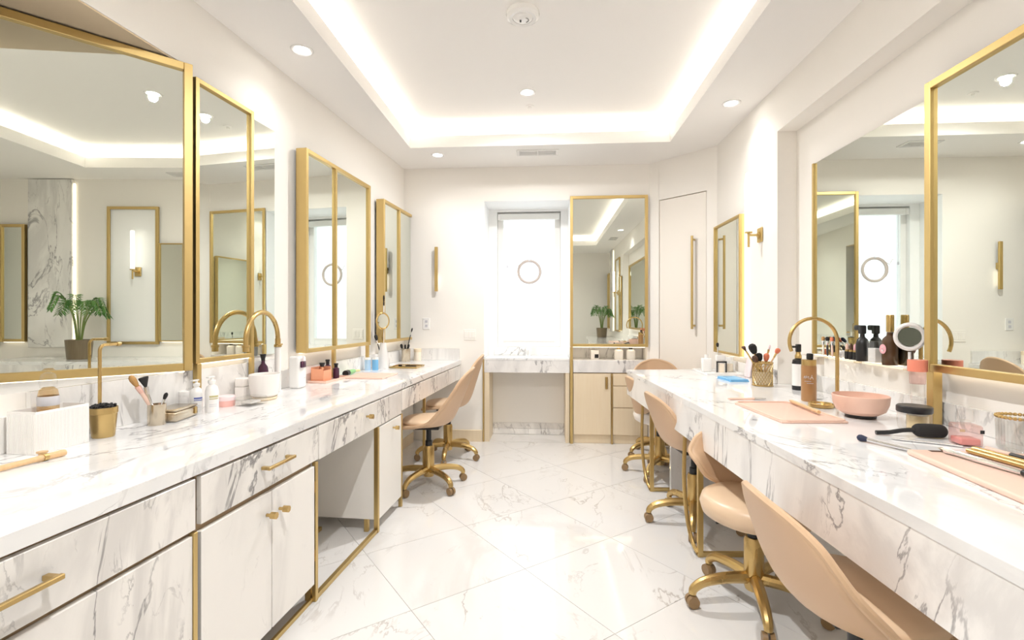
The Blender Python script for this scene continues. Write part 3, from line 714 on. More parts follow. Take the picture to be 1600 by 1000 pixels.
chair('tan swivel chair at the left counter, the farther one by the back wall', -.86, 4.26, R(90), rim=.91, hw=.225, legrot=40, lean=.11)
chair('tan swivel chair in the right foreground cropped by the frame, nearest the camera', .85, 1.40, R(-90), rim=.755, hw=.26, legrot=75, lean=.06)
chair('tan stool chair with a thick round cushion turned towards the camera, second on the right', .90, 2.17, R(176), rim=.72, hw=.23, style='round', legrot=10, seat=.475, lean=.05)
chair('tan shell chair tucked under the right counter, third from the camera', .90, 3.02, R(-84), rim=.785, hw=.24, legrot=120, lean=.08)
chair('chair with a white cushion at the far end of the right counter', .91, 3.95, R(-80), rim=.77, hw=.20, style='round', seat_mat='leather_white', legrot=30, seat=.50, lean=.06)
chair('tan chair behind the far end of the right counter, only its back top showing', 1.02, 4.44, R(178), rim=.845, hw=.22, legrot=18, lean=.02)

# ------------------------------------------------------------------ things on the left counter
def brush(label, p0, p1, head, handle, r=.006, hl=.05, hr=.014, kind='round', group=None, cat='brush', ferrule='silver', name='makeup_brush'):
    """p0 = handle end, p1 = tip of the bristles"""
    p0, p1 = Vector(p0), Vector(p1); d = (p1-p0); L = d.length; d.normalize()
    t = thing(name, label, cat, p0, 0, group)
    a, b = d*(L-hl-.03), d*(L-hl)
    MB().tube([(0, 0, 0), d*.01, a*.6, a], [r*.5, r*.8, r, r*.85], 8).build('handle', handle, t)
    MB().tube([a, b], [r*.95, r*1.15], 8).build('ferrule', ferrule, t)
    if kind == 'round': ks = [(0, .5), (.25, .8), (.6, 1), (.85, .85), (1, .35)]
    elif kind == 'fan': ks = [(0, .4), (.4, .9), (.9, 1.5), (1, 1.35)]
    else: ks = [(0, .6), (.5, .8), (1, .12)]
    MB().tube([b+d*hl*q for q, _ in ks], [hr*w for _, w in ks], 10, flat=.55 if kind == 'fan' else 1).build('bristles', head, t)
    return t
def item(name, label, cat, x, y, z=CZ, rz=0, group=None): return thing(name, label, cat, (x, y, z), rz, group)
def rbox(lo, hi, bev, seg=3): return MB().box(lo, hi, bev, seg)

t = item('ribbed_box', 'white ribbed open box holding an amber bottle, near end of the left counter', 'box', -1.595, 1.42, rz=-FA)
b = MB(); w = .004
b.box((-.105, 0, 0), (0, .17, .006)); b.box((-.105, 0, .006), (-.105+w, .17, .135)); b.box((-w, 0, .006), (0, .17, .135)); b.box((-.105+w, 0, .006), (-w, w, .135)); b.box((-.105+w, .17-w, .006), (-w, .17, .135))
b.build('shell', 'ribbed', t, smooth=0)
b = MB()
for k in range(34): b.cyl((.0005, .004+k*.00494, .002), (.0005, .004+k*.00494, .128), .0022, seg=5)
for k in range(20): b.cyl((-.102+k*.0052, -.0005, .002), (-.102+k*.0052, -.0005, .128), .0022, seg=5)
tag(b.build('ribs', 'ribbed', t), kind='stuff')
t = item('amber_bottle', 'clear domed bottle of amber liquid standing inside the white ribbed box', 'bottle', -1.645, 1.505, CZ+.007)
MB().lathe([(0, 0), (.026, 0), (.028, .01), (.028, .16), (.024, .185), (.014, .195), (0, .195)]).build('bottle', 'amber_glass', t)
MB().lathe([(0, .003), (.024, .004), (.025, .12), (0, .12)]).build('liquid', 'liquid_amber', t)
MB().lathe([(.014, .19), (.022, .195), (.024, .215), (.018, .238), (.006, .245), (0, .245)]).build('dome_cap', 'clear_glass', t)
MB().lathe([(.0284, .135), (.0286, .136), (.0286, .165), (.0284, .166)]).build('label', 'label_grey', t)
t = item('gold_bucket', 'small brushed gold bucket filled with black beads', 'bucket', -1.60, 1.66)
MB().lathe([(0, 0), (.032, 0), (.034, .004), (.041, .085), (.043, .087), (.043, .108), (.040, .108), (.039, .088), (.031, .01), (0, .008)], seg=32).build('pail', 'gold', t)
b = MB()
for k in range(70):
    a = rnd.random()*6.28; q = .036*math.sqrt(rnd.random()); b.ell((q*math.cos(a), q*math.sin(a), .101+.012*rnd.random()+.01*(1-q/.036)), (.0055,)*3, 6, 4)
tag(b.build('beads', 'black', t), kind='stuff')
t = item('hook_stand', 'thin gold rod rising from the bead bucket and bent over at the top', 'stand', -1.622, 1.668, CZ+.06)
MB().tube([(0, 0, 0), (0, 0, .25)]+arc((.0, .022, .25), .022, 180, 90, 6, (0, 1, 0), (0, 0, 1))[1:]+[(0, .075, .272)], .0058, 10).build('rod', 'gold', t)
MB().cyl((0, .07, .272), (0, .085, .272), .008).build('end_knob', 'gold', t)
t = item('brush_cup', 'brushed champagne metal cup holding three brushes, left counter', 'cup', -1.565, 1.862)
MB().lathe([(0, 0), (.031, 0), (.032, .002), (.032, .083), (.029, .083), (.029, .004), (0, .004)], seg=32).build('cup', 'champagne', t)
g = 'brushes in the champagne cup'
brush('brush with tan tip and pink handle leaning left out of the champagne cup', (-1.553, 1.874, CZ+.008), (-1.615, 1.79, CZ+.205), 'tan_bristle', 'pink_tray', .009, .05, .012, group=g, ferrule='pink_bristle')
brush('wide flat black brush leaning out of the champagne cup', (-1.563, 1.852, CZ+.008), (-1.592, 1.826, CZ+.195), 'black_soft', 'silver', .008, .04, .015, 'fan', g)
brush('short black brush leaning right out of the champagne cup', (-1.57, 1.855, CZ+.008), (-1.566, 1.915, CZ+.12), 'black_soft', 'black', .005, .03, .008, group=g)
t = item('metal_tin', 'flat champagne metal tin with rounded corners and a glass top', 'tin', -1.512, 1.90, rz=R(9))
rbox((-.10, 0, 0), (0, .165, .042), .010).build('tray', 'champagne', t)
rbox((-.098, .002, .043), (-.002, .163, .052), .004).build('lid_rim', 'champagne', t)
MB().box((-.085, .016, .0521), (-.014, .15, .0535)).build('lid_window', 'clear_glass', t, smooth=0)
MB().box((.0, .13, .012), (.004, .145, .042), .001).build('clasp', 'gold', t)
def pump(name, label, x, y, h, r, body, lab):
    t = item(name, label, 'bottle', x, y)
    MB().lathe([(0, 0), (r*.94, 0), (r, .006), (r, h*.58), (r*.8, h*.70), (r*.42, h*.76), (r*.42, h*.80), (0, h*.80)], seg=24).build('body', body, t)
    MB().lathe([(0, h*.80), (r*.55, h*.80), (r*.55, h*.88), (r*.2, h*.90), (r*.2, h*.97), (0, h*.97)]).build('collar', 'white_gloss', t)
    MB().box((-.008, -.030, h*.955), (.008, .010, h), .003, 2).build('pump_head', 'white_gloss', t)
    for k, (z0, z1, wd) in enumerate(((.42, .47, 1.1), (.37, .395, 1.1), (.22, .235, .9), (.17, .185, .9))):
        b = MB(); n = 8; v = []
        for i in range(n+1):
            a = R(-75+90*wd*.8*i/n)
            v.append((b.bm.verts.new(((r+.0006)*math.cos(a), (r+.0006)*math.sin(a), h*z0)), b.bm.verts.new(((r+.0006)*math.cos(a), (r+.0006)*math.sin(a), h*z1))))
        for i in range(n): b.bm.faces.new((v[i][0], v[i+1][0], v[i+1][1], v[i][1]))
        b.build('print_line', lab if k < 2 else 'label_grey', t)
pump('pump_bottle', 'white pump bottle with blue print behind the metal tin', -1.585, 2.112, .150, .026, 'white_gloss', 'label_blue')
pump('pump_bottle', 'cream white pump bottle with olive print, right of the blue printed one', -1.52, 2.124, .165, .028, 'white_matte', 'label_olive')
t = item('lidded_pot', 'small plain white pot against the splashback beside the gold post', 'pot', -1.642, 2.11)
MB().lathe([(0, 0), (.02, 0), (.021, .003), (.021, .075), (0, .075)]).build('pot', 'white_matte', t)
MB().lathe([(0, .0755), (.022, .0755), (.022, .095), (.02, .097), (0, .097)]).build('lid', 'white_gloss', t)
t = item('cream_jar', 'low pink cream jar with a paler pink lid, left counter', 'jar', -1.555, 2.275)
MB().lathe([(0, 0), (.037, 0), (.039, .004), (.039, .028), (0, .028)], seg=28).build('jar', 'pink_jar', t)
MB().lathe([(0, .0285), (.040, .0285), (.040, .046), (.037, .050), (0, .050)], seg=28).build('lid', 'pink_pale', t)
t = item('glass_dish', 'square cut glass dish with a lid beside the pink jar', 'dish', -1.455, 2.315, rz=R(-8))
rbox((-.052, -.06, 0), (.052, .06, .022), .006).build('base', 'clear_glass', t); rbox((-.05, -.058, .0225), (.05, .058, .042), .006).build('lid', 'clear_glass', t)
MB().box((-.03, -.035, .010), (.03, .035, .020), .003).build('cotton_pads', 'white_matte', t)
t = item('tissue_holder', 'small white lidded block against the splashback left of the basin', 'holder', -1.588, 2.455)
rbox((-.025, -.03, 0), (.025, .03, .068), .004).build('base', 'ceramic', t); rbox((-.025, -.03, .0695), (.025, .03, .115), .006).build('lid', 'ceramic', t)
t = item('counter_basin', 'white oval sided basin on a tan wooden foot under the gooseneck tap', 'basin', -1.475, 2.47)
MB().lathe([(0, .0), (.05, 0), (.056, .006), (.056, .016), (0, .016)], seg=30, sy=1.25).build('foot', 'wood_pale', t)
MB().lathe([(0, .018), (.052, .018), (.064, .028), (.070, .07), (.072, .132), (.070, .135), (.066, .132), (.062, .06), (.05, .035), (0, .032)], (0, 0, 0), 32, 1, 1.22).build('bowl', 'ceramic', t)
t = item('stopper_bottle', 'dark purple glass bottle with a black stopper behind the white basin', 'bottle', -1.578, 2.625)
MB().lathe([(0, 0), (.024, 0), (.026, .01), (.027, .13), (.024, .155), (.010, .175), (.009, .19), (0, .19)]).build('bottle', 'purple_glass', t)
MB().lathe([(0, .19), (.011, .19), (.010, .197), (.016, .222), (.015, .226), (0, .226)]).build('stopper', 'black', t)
t = item('gooseneck_faucet', 'polished gold gooseneck tap on a white pillar over the white basin', 'faucet', -1.535, 2.70)
MB().lathe([(0, 0), (.026, 0), (.026, .01), (.018, .014), (.016, .26), (0, .26)]).build('pillar', 'ceramic', t)
MB().lathe([(.0, .262), (.021, .262), (.021, .275), (.015, .279), (.015, .31), (0, .31)]).build('collar', 'gold', t)
MB().tube([(0, 0, .30)]+arc((0, -.15, .310), .15, 0, 180, 24, (0, 1, 0), (0, 0, 1))+[(0, -.30, .28)], .0125, 12).build('neck', 'gold', t)
MB().lathe([(0, .255), (.016, .255), (.016, .275), (.019, .277), (.019, .288), (0, .288)], (0, -.30, 0)).build('nozzle', 'gold', t)
MB().cyl((-.001, .012, .27), (-.0, .045, .275), .005).build('lever', 'gold', t)
t = item('water_jug', 'white rounded dispenser with a small dot standing right of the basin', 'dispenser', -1.515, 2.885, rz=-WA)
rbox((-.035, -.045, 0), (.035, .045, .195), .016, 4).build('body', 'white_gloss', t); MB().cyl((.034, .02, .06), (.0365, .02, .06), .004).build('dot', 'label_grey', t)
MB().box((.034, -.03, .125), (.05, .015, .165), .006, 2).build('spout_block', 'purple_glass', t)
MB().cyl((.042, -.008, .16), (.042, -.008, .195), .004).build('plunger', 'pink_pale', t)
t = item('cosmetic_tray', 'low tan tray under the orange organiser and black bottles', 'tray', -1.475, 3.23, rz=-WA)
rbox((-.065, -.15, 0), (.065, .17, .006), .002).build('base', 'pink_tray', t)
MB().box((-.065, -.15, .0062), (-.061, .17, .016)).box((.061, -.15, .0062), (.065, .17, .016)).box((-.061, -.15, .0062), (.061, -.146, .016)).box((-.061, .166, .0062), (.061, .17, .016)).build('lip', 'pink_tray', t, smooth=0)
t = item('organiser', 'glossy orange open organiser standing on the low tan tray', 'organiser', -1.49, 3.15, CZ+.0065, rz=-WA)
MB().box((-.045, -.05, 0), (.045, .05, .012), .002).box((-.045, -.05, .012), (-.041, .05, .095), .001).box((.041, -.05, .012), (.045, .05, .075), .001).box((-.041, -.05, .012), (.041, -.046, .085), .001).box((-.041, .046, .012), (.041, .05, .095), .001).build('case', 'orange_case', t, smooth=0)
for k in range(3): MB().box((-.04, -.025+k*.02, .013), (.04, -.022+k*.02, .078)).build('divider', 'copper', t, smooth=0)
t = item('perfume_bottle', 'copper bottle with a flared black cap inside the orange organiser', 'bottle', -1.49, 3.162, CZ+.020)
MB().lathe([(0, 0), (.011, 0), (.012, .07), (.006, .08), (0, .08)], seg=14).build('bottle', 'copper', t); MB().lathe([(0, .08), (.013, .082), (.018, .105), (.017, .108), (0, .108)], seg=14).build('cap', 'black', t)
for k, (x, y, h) in enumerate(((-1.495, 3.255, .135), (-1.455, 3.30, .105))):
    t = item('black_bottle', ('taller' if k == 0 else 'shorter')+' slim black bottle beside the orange organiser', 'bottle', x, y, CZ+.0065)
    MB().lathe([(0, 0), (.020, 0), (.021, .004), (.021, h*.66), (.010, h*.74), (0, h*.74)]).build('bottle', 'purple_glass', t); MB().lathe([(0, h*.74), (.012, h*.74), (.012, h*.9), (.016, h*.91), (.014, h), (0, h)], seg=12).build('cap', 'black', t)
t = item('squeeze_tube', 'green and yellow squeeze tube with a black cap lying by the gold post', 'tube', -1.448, 3.44, CZ+.0225, rz=R(4))
MB().cyl((0, 0, 0), (0, .055, 0), .022, .022, 20).build('cap', 'black', t)
MB().tube([(0, .056, 0), (0, .07, 0), (0, .19, -.002)], [.018, .021, .017], 16, flat=.9).build('tube', 'green_tube', t)
MB().tube([(0, .191, -.002), (0, .25, -.006), (0, .30, -.010)], [.017, .016, .018], 16, flat=.55).build('tail', 'yellow_tube', t)
t = item('serving_tray', 'flat pale pink tray on the left counter in front of the green tube', 'tray', -1.265, 3.47, rz=-FA)
rbox((-.145, -.15, 0), (.145, .15, .010), .004).build('base', 'pink_tray', t)
for k in range(2):
    t = item('blue_canister', ('pale blue' if k == 0 else 'bright blue')+' small canister of the pair by the white cone vase', 'canister', -1.445+k*.055, 3.88+k*.02, group='blue canisters')
    MB().lathe([(0, 0), (.024, 0), (.025, .003), (.025, .085), (0, .085)]).build('can', 'blue_pale' if k == 0 else 'blue_case', t); MB().lathe([(0, .0855), (.026, .0855), (.026, .105), (0, .105)]).build('lid', 'white_gloss', t)
t = item('cone_vase', 'white cone shaped vase holding brushes and a gold hand mirror', 'vase', -1.375, 4.05)
MB().lathe([(0, 0), (.058, 0), (.060, .006), (.026, .205), (.028, .215), (.022, .215), (.018, .20), (.048, .02), (0, .015)], seg=28).build('vase', 'ceramic', t)
t = item('hand_mirror', 'round gold rimmed hand mirror standing up in the cone vase', 'hand mirror', -1.375, 4.04, CZ+.10)
rm = Matrix.Rotation(R(60), 3, 'Z')
c0 = Vector((0, 0, .30))
MB().tube([c0+rm @ Vector((.066*math.cos(R(a)), 0, .066*math.sin(R(a)))) for a in range(0, 360, 12)], .008, 8, True).build('rim', 'gold', t)
q = MB(); q.tube([c0+rm @ Vector((0, -.003, 0)), c0+rm @ Vector((0, .003, 0))], .062, 24); q.build('mirror_disc', 'mirror_glass', t)
MB().tube([(0, 0, .232), (0, 0, .0)], [.007, .006], 8).build('handle', 'gold', t)
g = 'brushes in the cone vase'
brush('black brush in the cone vase, shorter one left of the hand mirror', (-1.378, 4.06, CZ+.03), (-1.425, 4.00, CZ+.285), 'black_soft', 'black', .005, .05, .015, group=g)
brush('very tall thin black and white brush rising from the cone vase', (-1.38, 4.065, CZ+.03), (-1.38, 4.085, CZ+.62), 'black_soft', 'white_gloss', .006, .06, .008, group=g, ferrule='black')
t = item('gold_tray', 'shallow gold tray near the far end of the left counter', 'tray', -1.19, 4.13, rz=-FA)
rbox((-.12, -.11, 0), (.12, .11, .006), .002).build('base', 'gold', t); MB().box((-.12, -.11, .0062), (-.115, .11, .014)).box((.115, -.11, .0062), (.12, .11, .014)).box((-.115, -.11, .0062), (.115, -.105, .014)).box((-.115, .105, .0062), (.115, .11, .014)).build('lip', 'gold', t, smooth=0)
brush('black handled brush lying on the gold tray', (-1.10, 4.10, CZ+.013), (-1.27, 4.14, CZ+.013), 'black_soft', 'black', .006, .04, .008)
t = item('brush_cup', 'copper coloured cup of dark brushes in the far left corner', 'cup', -1.355, 4.66)
MB().lathe([(0, 0), (.040, 0), (.042, .003), (.042, .125), (.039, .125), (.038, .005), (0, .005)], seg=26).build('cup', 'champagne', t)
g = 'brushes in the copper cup'
brush('tallest dark brush leaning right out of the copper cup', (-1.37, 4.65, CZ+.01), (-1.30, 4.69, CZ+.325), 'black_soft', 'black', .005, .04, .008, group=g)
for k, (dx, h, hr, w) in enumerate(((-.045, .17, .014, 'leftmost'), (-.005, .165, .010, 'middle'), (.03, .17, .012, 'right hand'))):
    brush(w+' short dark brush in the copper cup', (-1.355+dx*.3, 4.66, CZ+.01), (-1.355+dx, 4.65, CZ+h), 'black_soft', 'white_gloss', .004, .045, hr, group=g)
t = item('lidded_jar', 'small pale jar with a lid beside the copper cup', 'jar', -1.265, 4.755)
MB().lathe([(0, 0), (.034, 0), (.036, .004), (.036, .085), (0, .085)]).build('jar', 'cream', t); MB().lathe([(0, .0855), (.038, .0855), (.038, .115), (.034, .12), (0, .12)]).build('lid', 'wood_pale', t)
t = item('wooden_roller', 'slim wooden rod with a gold ring lying at the near left counter end', 'rod', -1.50, 1.425, CZ+.011)
MB().tube([(0, 0, 0), (-.003, -.01, 0), (-.012, -.09, 0), (-.035, -.29, 0)], [.009, .011, .0085, .009], 12).build('rod', 'wood_stick', t)
MB().tube([(-.0075, -.05, 0), (-.0085, -.062, 0)], .0115, 12).build('ring', 'gold', t)
t = item('wooden_reel', 'small wooden reel on the counter between the rod and ribbed box', 'reel', -1.545, 1.395, CZ)
MB().lathe([(0, 0), (.014, 0), (.014, .004), (.009, .007), (.009, .014), (.014, .017), (.014, .021), (0, .021)], seg=16).build('reel', 'wood_stick', t)

# ------------------------------------------------------------------ things on the right counter
t = item('cosmetic_tray', 'white rectangular tray of small cosmetics at the far right counter end', 'tray', 1.33, 3.86)
rbox((-.14, -.19, 0), (.13, .17, .010), .003).build('base', 'white_gloss', t); MB().box((-.14, -.19, .0102), (-.135, .17, .018)).box((.125, -.19, .0102), (.13, .17, .018)).box((-.135, -.19, .0102), (.125, -.185, .018)).box((-.135, .165, .0102), (.125, .17, .018)).build('lip', 'white_gloss', t, smooth=0)
TZ = CZ+.0105
t = item('lotion_bottle', 'plain white square shouldered bottle on the left of the white tray', 'bottle', 1.25, 3.88, TZ)
rbox((-.035, -.025, 0), (.035, .025, .105), .008).build('bottle', 'white_gloss', t); MB().lathe([(0, .105), (.014, .105), (.014, .13), (0, .13)]).build('cap', 'white_matte', t)
t = item('palette_stand', 'small black framed stand holding a pale card on the white tray', 'stand', 1.345, 3.82, TZ)
MB().box((-.038, -.006, .0), (-.030, .006, .085), .001).box((.030, -.006, .0), (.038, .006, .085), .001).box((-.030, -.006, .073), (.030, .006, .085), .001).build('frame', 'black', t, smooth=0)
MB().box((-.020, -.004, .0), (.020, .004, .066), .001).build('card', 'cream', t, smooth=0); MB().box((-.034, .010, .09), (.034, .040, .13), .002).box((-.028, .010, .0), (-.022, .040, .09)).box((.022, .010, .0), (.028, .040, .09)).build('box', 'white_matte', t, smooth=0)
brush('dark tipped brush standing behind the black framed stand, white tray', (1.36, 3.93, TZ+.001), (1.355, 3.94, TZ+.22), 'black_soft', 'silver', .005, .035, .011)
t = item('cream_jar', 'clear jar of cream with a pale lid at the right of the white tray', 'jar', 1.425, 3.88, TZ)
MB().lathe([(0, 0), (.028, 0), (.030, .004), (.030, .085), (0, .085)]).build('jar', 'clear_glass', t); MB().lathe([(0, .003), (.026, .003), (.026, .06), (0, .06)]).build('cream', 'cream', t); MB().lathe([(0, .0855), (.031, .0855), (.031, .115), (0, .115)]).build('lid', 'white_gloss', t)
t = item('sachet', 'pale pink and white sachet leaning on the backsplash behind the blue case', 'sachet', 1.445, 3.60, CZ)
MB().tube(curve([(0, 0, .002), (.006, 0, .05), (.016, 0, .11), (.022, 0, .15)]), [.012, .05, .05, .05, .05, .05, .05, .05, .05, .05, .05, .05, .05, .05, .05, .05, .048, .046, .04][:19], 14, flat=.16).build('packet', 'pink_pale', t)
t = item('case', 'flat sky blue case on the far right counter beside the gold mesh cup', 'case', 1.285, 3.44, rz=R(6))
rbox((-.065, -.10, 0), (.065, .10, .008), .003).build('base', 'blue_case', t); rbox((-.062, -.097, .0085), (.062, .097, .017), .004).build('lid', 'blue_case', t)
MB().box((-.03, .07, .0171), (.03, .074, .0176)).build('print_line', 'navy', t)
# mesh cup
cx, cy = 1.37, 3.175
t = item('mesh_cup', 'gold wire mesh cup full of brushes on the right counter', 'cup', cx, cy)
b = MB(); r = .058
for z in (.004, .146): b.tube([(r*math.cos(R(a)), r*math.sin(R(a)), z) for a in range(0, 360, 15)], .0045, 6, True)
b.build('rim_wires', 'gold', t)
b = MB()
for k in range(22):
    a0 = 360/22*k
    for sg in (-1, 1):
        b.tube([(r*math.cos(R(a0+sg*i*17)), r*math.sin(R(a0+sg*i*17)), .004+.142*i/5) for i in range(6)], .0017, 4)
tag(b.build('mesh_wires', 'gold', t), kind='stuff')
MB().lathe([(0, 0), (.056, 0), (.056, .003), (0, .003)]).build('base_plate', 'gold', t)
MB().lathe([(.053, .004), (.0535, .09), (.052, .09), (.0515, .004)]).build('liner', 'wood_pale', t)
g = 'brushes in the gold mesh cup'
def mb_(label, dx, h, head, handle, hr, hl=.045, dy=0, fx=None, kind='round'):
    fx = -dx*.3 if fx is None else fx
    brush(label, (cx+fx, cy-.0+dy*.3, CZ+.006), (cx+dx, cy+dy, CZ+h), head, handle, .006, hl, hr, kind, g, ferrule='gold')
mb_('black fan brush at the far left of the gold mesh cup', -.115, .245, 'brown_bristle', 'gold', .015, .035, .01, .03, 'fan')
mb_('large round black brush, tallest of the gold mesh cup', -.062, .262, 'black_soft', 'silver', .026, .065, .02, .025)
mb_('small dark brush just above the left rim of the gold mesh cup', -.062, .19, 'brown_bristle', 'gold', .018, .045, -.02, .02)
mb_('medium black brush in the middle of the gold mesh cup', -.022, .205, 'black_soft', 'gold', .022, .05, .01, .015)
mb_('orange tipped brush standing upright in the gold mesh cup', .022, .205, 'orange_bristle', 'wood_stick', .018, .05, -.01, .0)
mb_('orange brush with a thick wooden handle leaning right in the mesh cup', .100, .235, 'orange_bristle', 'wood_stick', .016, .035, 0, -.025)
mb_('thin pale pink brush at the back of the gold mesh cup', .060, .255, 'pink_pale', 'white_gloss', .007, .03, .035, -.01)
t = item('stylus', 'thin pink stylus with a dark end lying on the right counter', 'pen', .95, 2.614, CZ+.0065)
MB().tube([(0, 0, 0), (.012, .001, 0), (.14, .01, 0)], [.001, .006, .006], 10).build('barrel', 'pink_tray', t); MB().tube([(.141, .01, 0), (.2, .014, 0)], [.006, .004], 10).build('end', 'silver', t)
t = item('serving_tray', 'flat rounded pink tray with a pencil on it, middle of the right counter', 'tray', 1.085, 2.28, rz=R(3))
rbox((-.135, -.22, 0), (.135, .22, .010), .0045).build('base', 'pink_tray', t)
b = MB(); P = []
for (sx, sy) in ((1, 1), (-1, 1), (-1, -1), (1, -1)):
    a0 = {(1, 1): 0, (-1, 1): 90, (-1, -1): 180, (1, -1): 270}[(sx, sy)]
    P += arc((sx*.105, sy*.19, .012), .027, a0, a0+90, 5, (1, 0, 0), (0, 1, 0))
b.tube(P, .004, 6, True).build('raised_lip', 'pink_tray', t)
t = item('pencil', 'thick wooden pencil lying across the edge of the middle pink tray', 'pencil', 1.195, 2.475, CZ+.0255, rz=R(-4))
MB().tube([(0, 0, 0), (0, -.03, 0), (0, -.30, 0)], [.0015, .008, .008], 8).build('barrel', 'wood_stick', t); MB().tube([(0, .004, 0), (0, -.012, 0)], [.0008, .004], 8).build('tip', 'champagne', t)
t = item('pump_bottle', 'white bottle with black shoulders and a gold and black pump, right counter', 'bottle', 1.505, 3.01)
MB().lathe([(0, 0), (.032, 0), (.034, .004), (.034, .026), (0, .026)]).build('base_band', 'black', t)
MB().lathe([(0, .0262), (.0345, .0262), (.0345, .155), (0, .155)]).build('label_sleeve', 'white_gloss', t)
MB().lathe([(0, .1552), (.034, .1552), (.030, .178), (.014, .188), (0, .188)]).build('shoulder', 'black', t)
MB().lathe([(0, .188), (.018, .188), (.018, .205), (.013, .214), (.013, .226), (0, .226)]).build('collar', 'gold', t)
MB().box((-.012, -.013, .226), (.012, .013, .272), .003).box((-.038, -.006, .25), (-.012, .006, .262), .002).build('pump_head', 'black', t)
t = item('bronze_bottle', 'bronze bottle with a gold collar, silver lettering and black brush top', 'bottle', 1.36, 2.615)
MB().lathe([(0, 0), (.033, 0), (.035, .004), (.035, .178), (.033, .184), (0, .184)], seg=28).build('bottle', 'bronze_bottle', t)
MB().lathe([(0, .1845), (.034, .1845), (.034, .214), (0, .214)], seg=28).build('collar', 'gold', t)
MB().box((-.006, -.016, .214), (.016, .016, .245), .004).build('brush_top', 'black_soft', t)
# the worn silver lettering, bent round the bottle
def glyph(strokes, a0, z0, sz, r, parent, material):
    b = MB()
    for st in strokes:
        pts = []
        for (u, v) in st:
            a = a0+u*sz/r; pts.append((r*math.cos(a), r*math.sin(a), z0+v*sz))
        b.tube(pts, .0014, 5)
    b.build('lettering', material, parent)
Aa = [[(0, 0), (.3, 1), (.6, 0)], [(.1, .4), (.5, .4)]]
scr = [[(0, .2), (.3, .9), (.35, .1), (.7, 1), (.75, .2), (1.1, .8), (1.2, .1)], [(0, .6), (.5, .5), (1.2, .7)]]
base = R(205)
glyph(scr, base, .115, .020, .0352, t, 'label_grey'); glyph(Aa, base+.85, .115, .022, .0352, t, 'white_gloss')
for k in range(2): glyph([[(0, 0), (.5, 0), (1, 0)]], base+.1+k*.3, .104-k*.010, .03, .0352, t, 'label_grey')
t = item('clear_bottle', 'tall clear cylinder bottle with a pale cap beside the bronze bottle', 'bottle', 1.44, 2.67)
MB().lathe([(0, 0), (.022, 0), (.023, .003), (.023, .185), (0, .185)]).build('bottle', 'clear_glass', t); MB().lathe([(0, .1855), (.024, .1855), (.024, .225), (0, .225)]).build('cap', 'cream', t)
t = item('ring_faucet', 'slim gold tap with a wide round arc rising behind the pink bowl', 'faucet', 1.412, 2.46)
MB().lathe([(0, 0), (.028, 0), (.028, .006), (.012, .01), (0, .01)], seg=24).build('base', 'gold', t)
MB().tube([(0, 0, .008), (0, 0, .30)]+arc((-.112, 0, .315), .112, 0, 205, 30, (1, 0, 0), (0, 0, 1)), .0085, 12).build('arc_spout', 'gold', t)
t = item('gold_dish', 'small round gold dish with a raised rim by the foot of the arc tap', 'dish', 1.325, 2.44)
MB().lathe([(0, 0), (.050, 0), (.054, .004), (.054, .018), (.050, .020), (.047, .010), (0, .008)], seg=30).build('dish', 'gold', t); MB().lathe([(0, .0085), (.012, .0085), (.012, .016), (0, .016)], (-.01, 0, 0)).build('boss', 'silver', t)
t = item('bowl', 'matte pink bowl on a black foot, right counter', 'bowl', 1.365, 2.21)
MB().lathe([(0, 0), (.055, 0), (.058, .004), (.058, .014), (0, .014)], seg=32).build('foot', 'black', t)
MB().lathe([(0, .015), (.066, .015), (.090, .030), (.102, .060), (.106, .095), (.103, .097), (.098, .06), (.085, .036), (0, .026)], seg=40).build('bowl', 'pink_bowl', t)
t = item('storage_jar', 'clear jar of gold product with a flat black lid beside the thick gold post', 'jar', 1.40, 1.95)
MB().lathe([(0, 0), (.040, 0), (.050, .012), (.053, .035), (.053, .072), (0, .072)], seg=30).build('jar', 'clear_glass', t)
MB().lathe([(0, .004), (.03, .004), (.034, .01), (.034, .062), (0, .062)], (.012, 0, 0)).build('contents', 'liquid_cream', t)
MB().lathe([(0, .0725), (.054, .0725), (.056, .076), (.056, .094), (.052, .098), (0, .098)], seg=30).build('lid', 'black', t)
t = item('stacked_glass', 'tall clear glass stack with a coral orange top behind the black lidded jar', 'bottle', 1.495, 2.065)
MB().lathe([(0, 0), (.038, 0), (.040, .006), (.022, .08), (.020, .10), (0, .10)]).build('base', 'clear_glass', t)
MB().lathe([(0, .1005), (.024, .1005), (.024, .165), (0, .165)]).build('middle', 'clear_glass', t); MB().lathe([(0, .1655), (.026, .1655), (.028, .215), (0, .215)]).build('upper', 'pink_glass', t)
MB().lathe([(0, .2155), (.032, .2155), (.033, .22), (.033, .262), (0, .262)]).build('top', 'coral', t)
brush('silver handled brush with a navy tip lying right of the pink bowl', (1.17, 1.64, CZ+.008), (1.095, 1.79, CZ+.012), 'navy', 'silver', .0065, .035, .012)
t = item('powder_brush', 'large fluffy black powder brush lying in front of the black lidded jar', 'brush', 1.245, 1.86, CZ+.026)
MB().tube(curve([(.085, -.005, .0), (.095, -.006, 0), (.12, -.012, 0), (.155, -.02, 0), (.175, -.025, 0), (.183, -.027, 0)], 3), [.012, .016, .019, .022, .024, .0245, .025, .025, .025, .0245, .024, .022, .019, .014, .010, .003][:16], 14).build('bristles', 'black_soft', t)
MB().tube(curve([(-.03, .02, -.017), (.01, .012, -.014), (.05, .002, -.004), (.086, -.005, 0)], 4), .008, 8).build('handle', 'black', t)
t = item('spatula', 'thin curved silver spatula under the black powder brush', 'spatula', 1.275, 1.76, CZ+.004)
MB().tube(curve([(-.05, .05, 0), (0, .02, .0), (.06, -.01, .0), (.11, -.045, 0)], 5), .0035, 8).build('blade', 'silver', t)
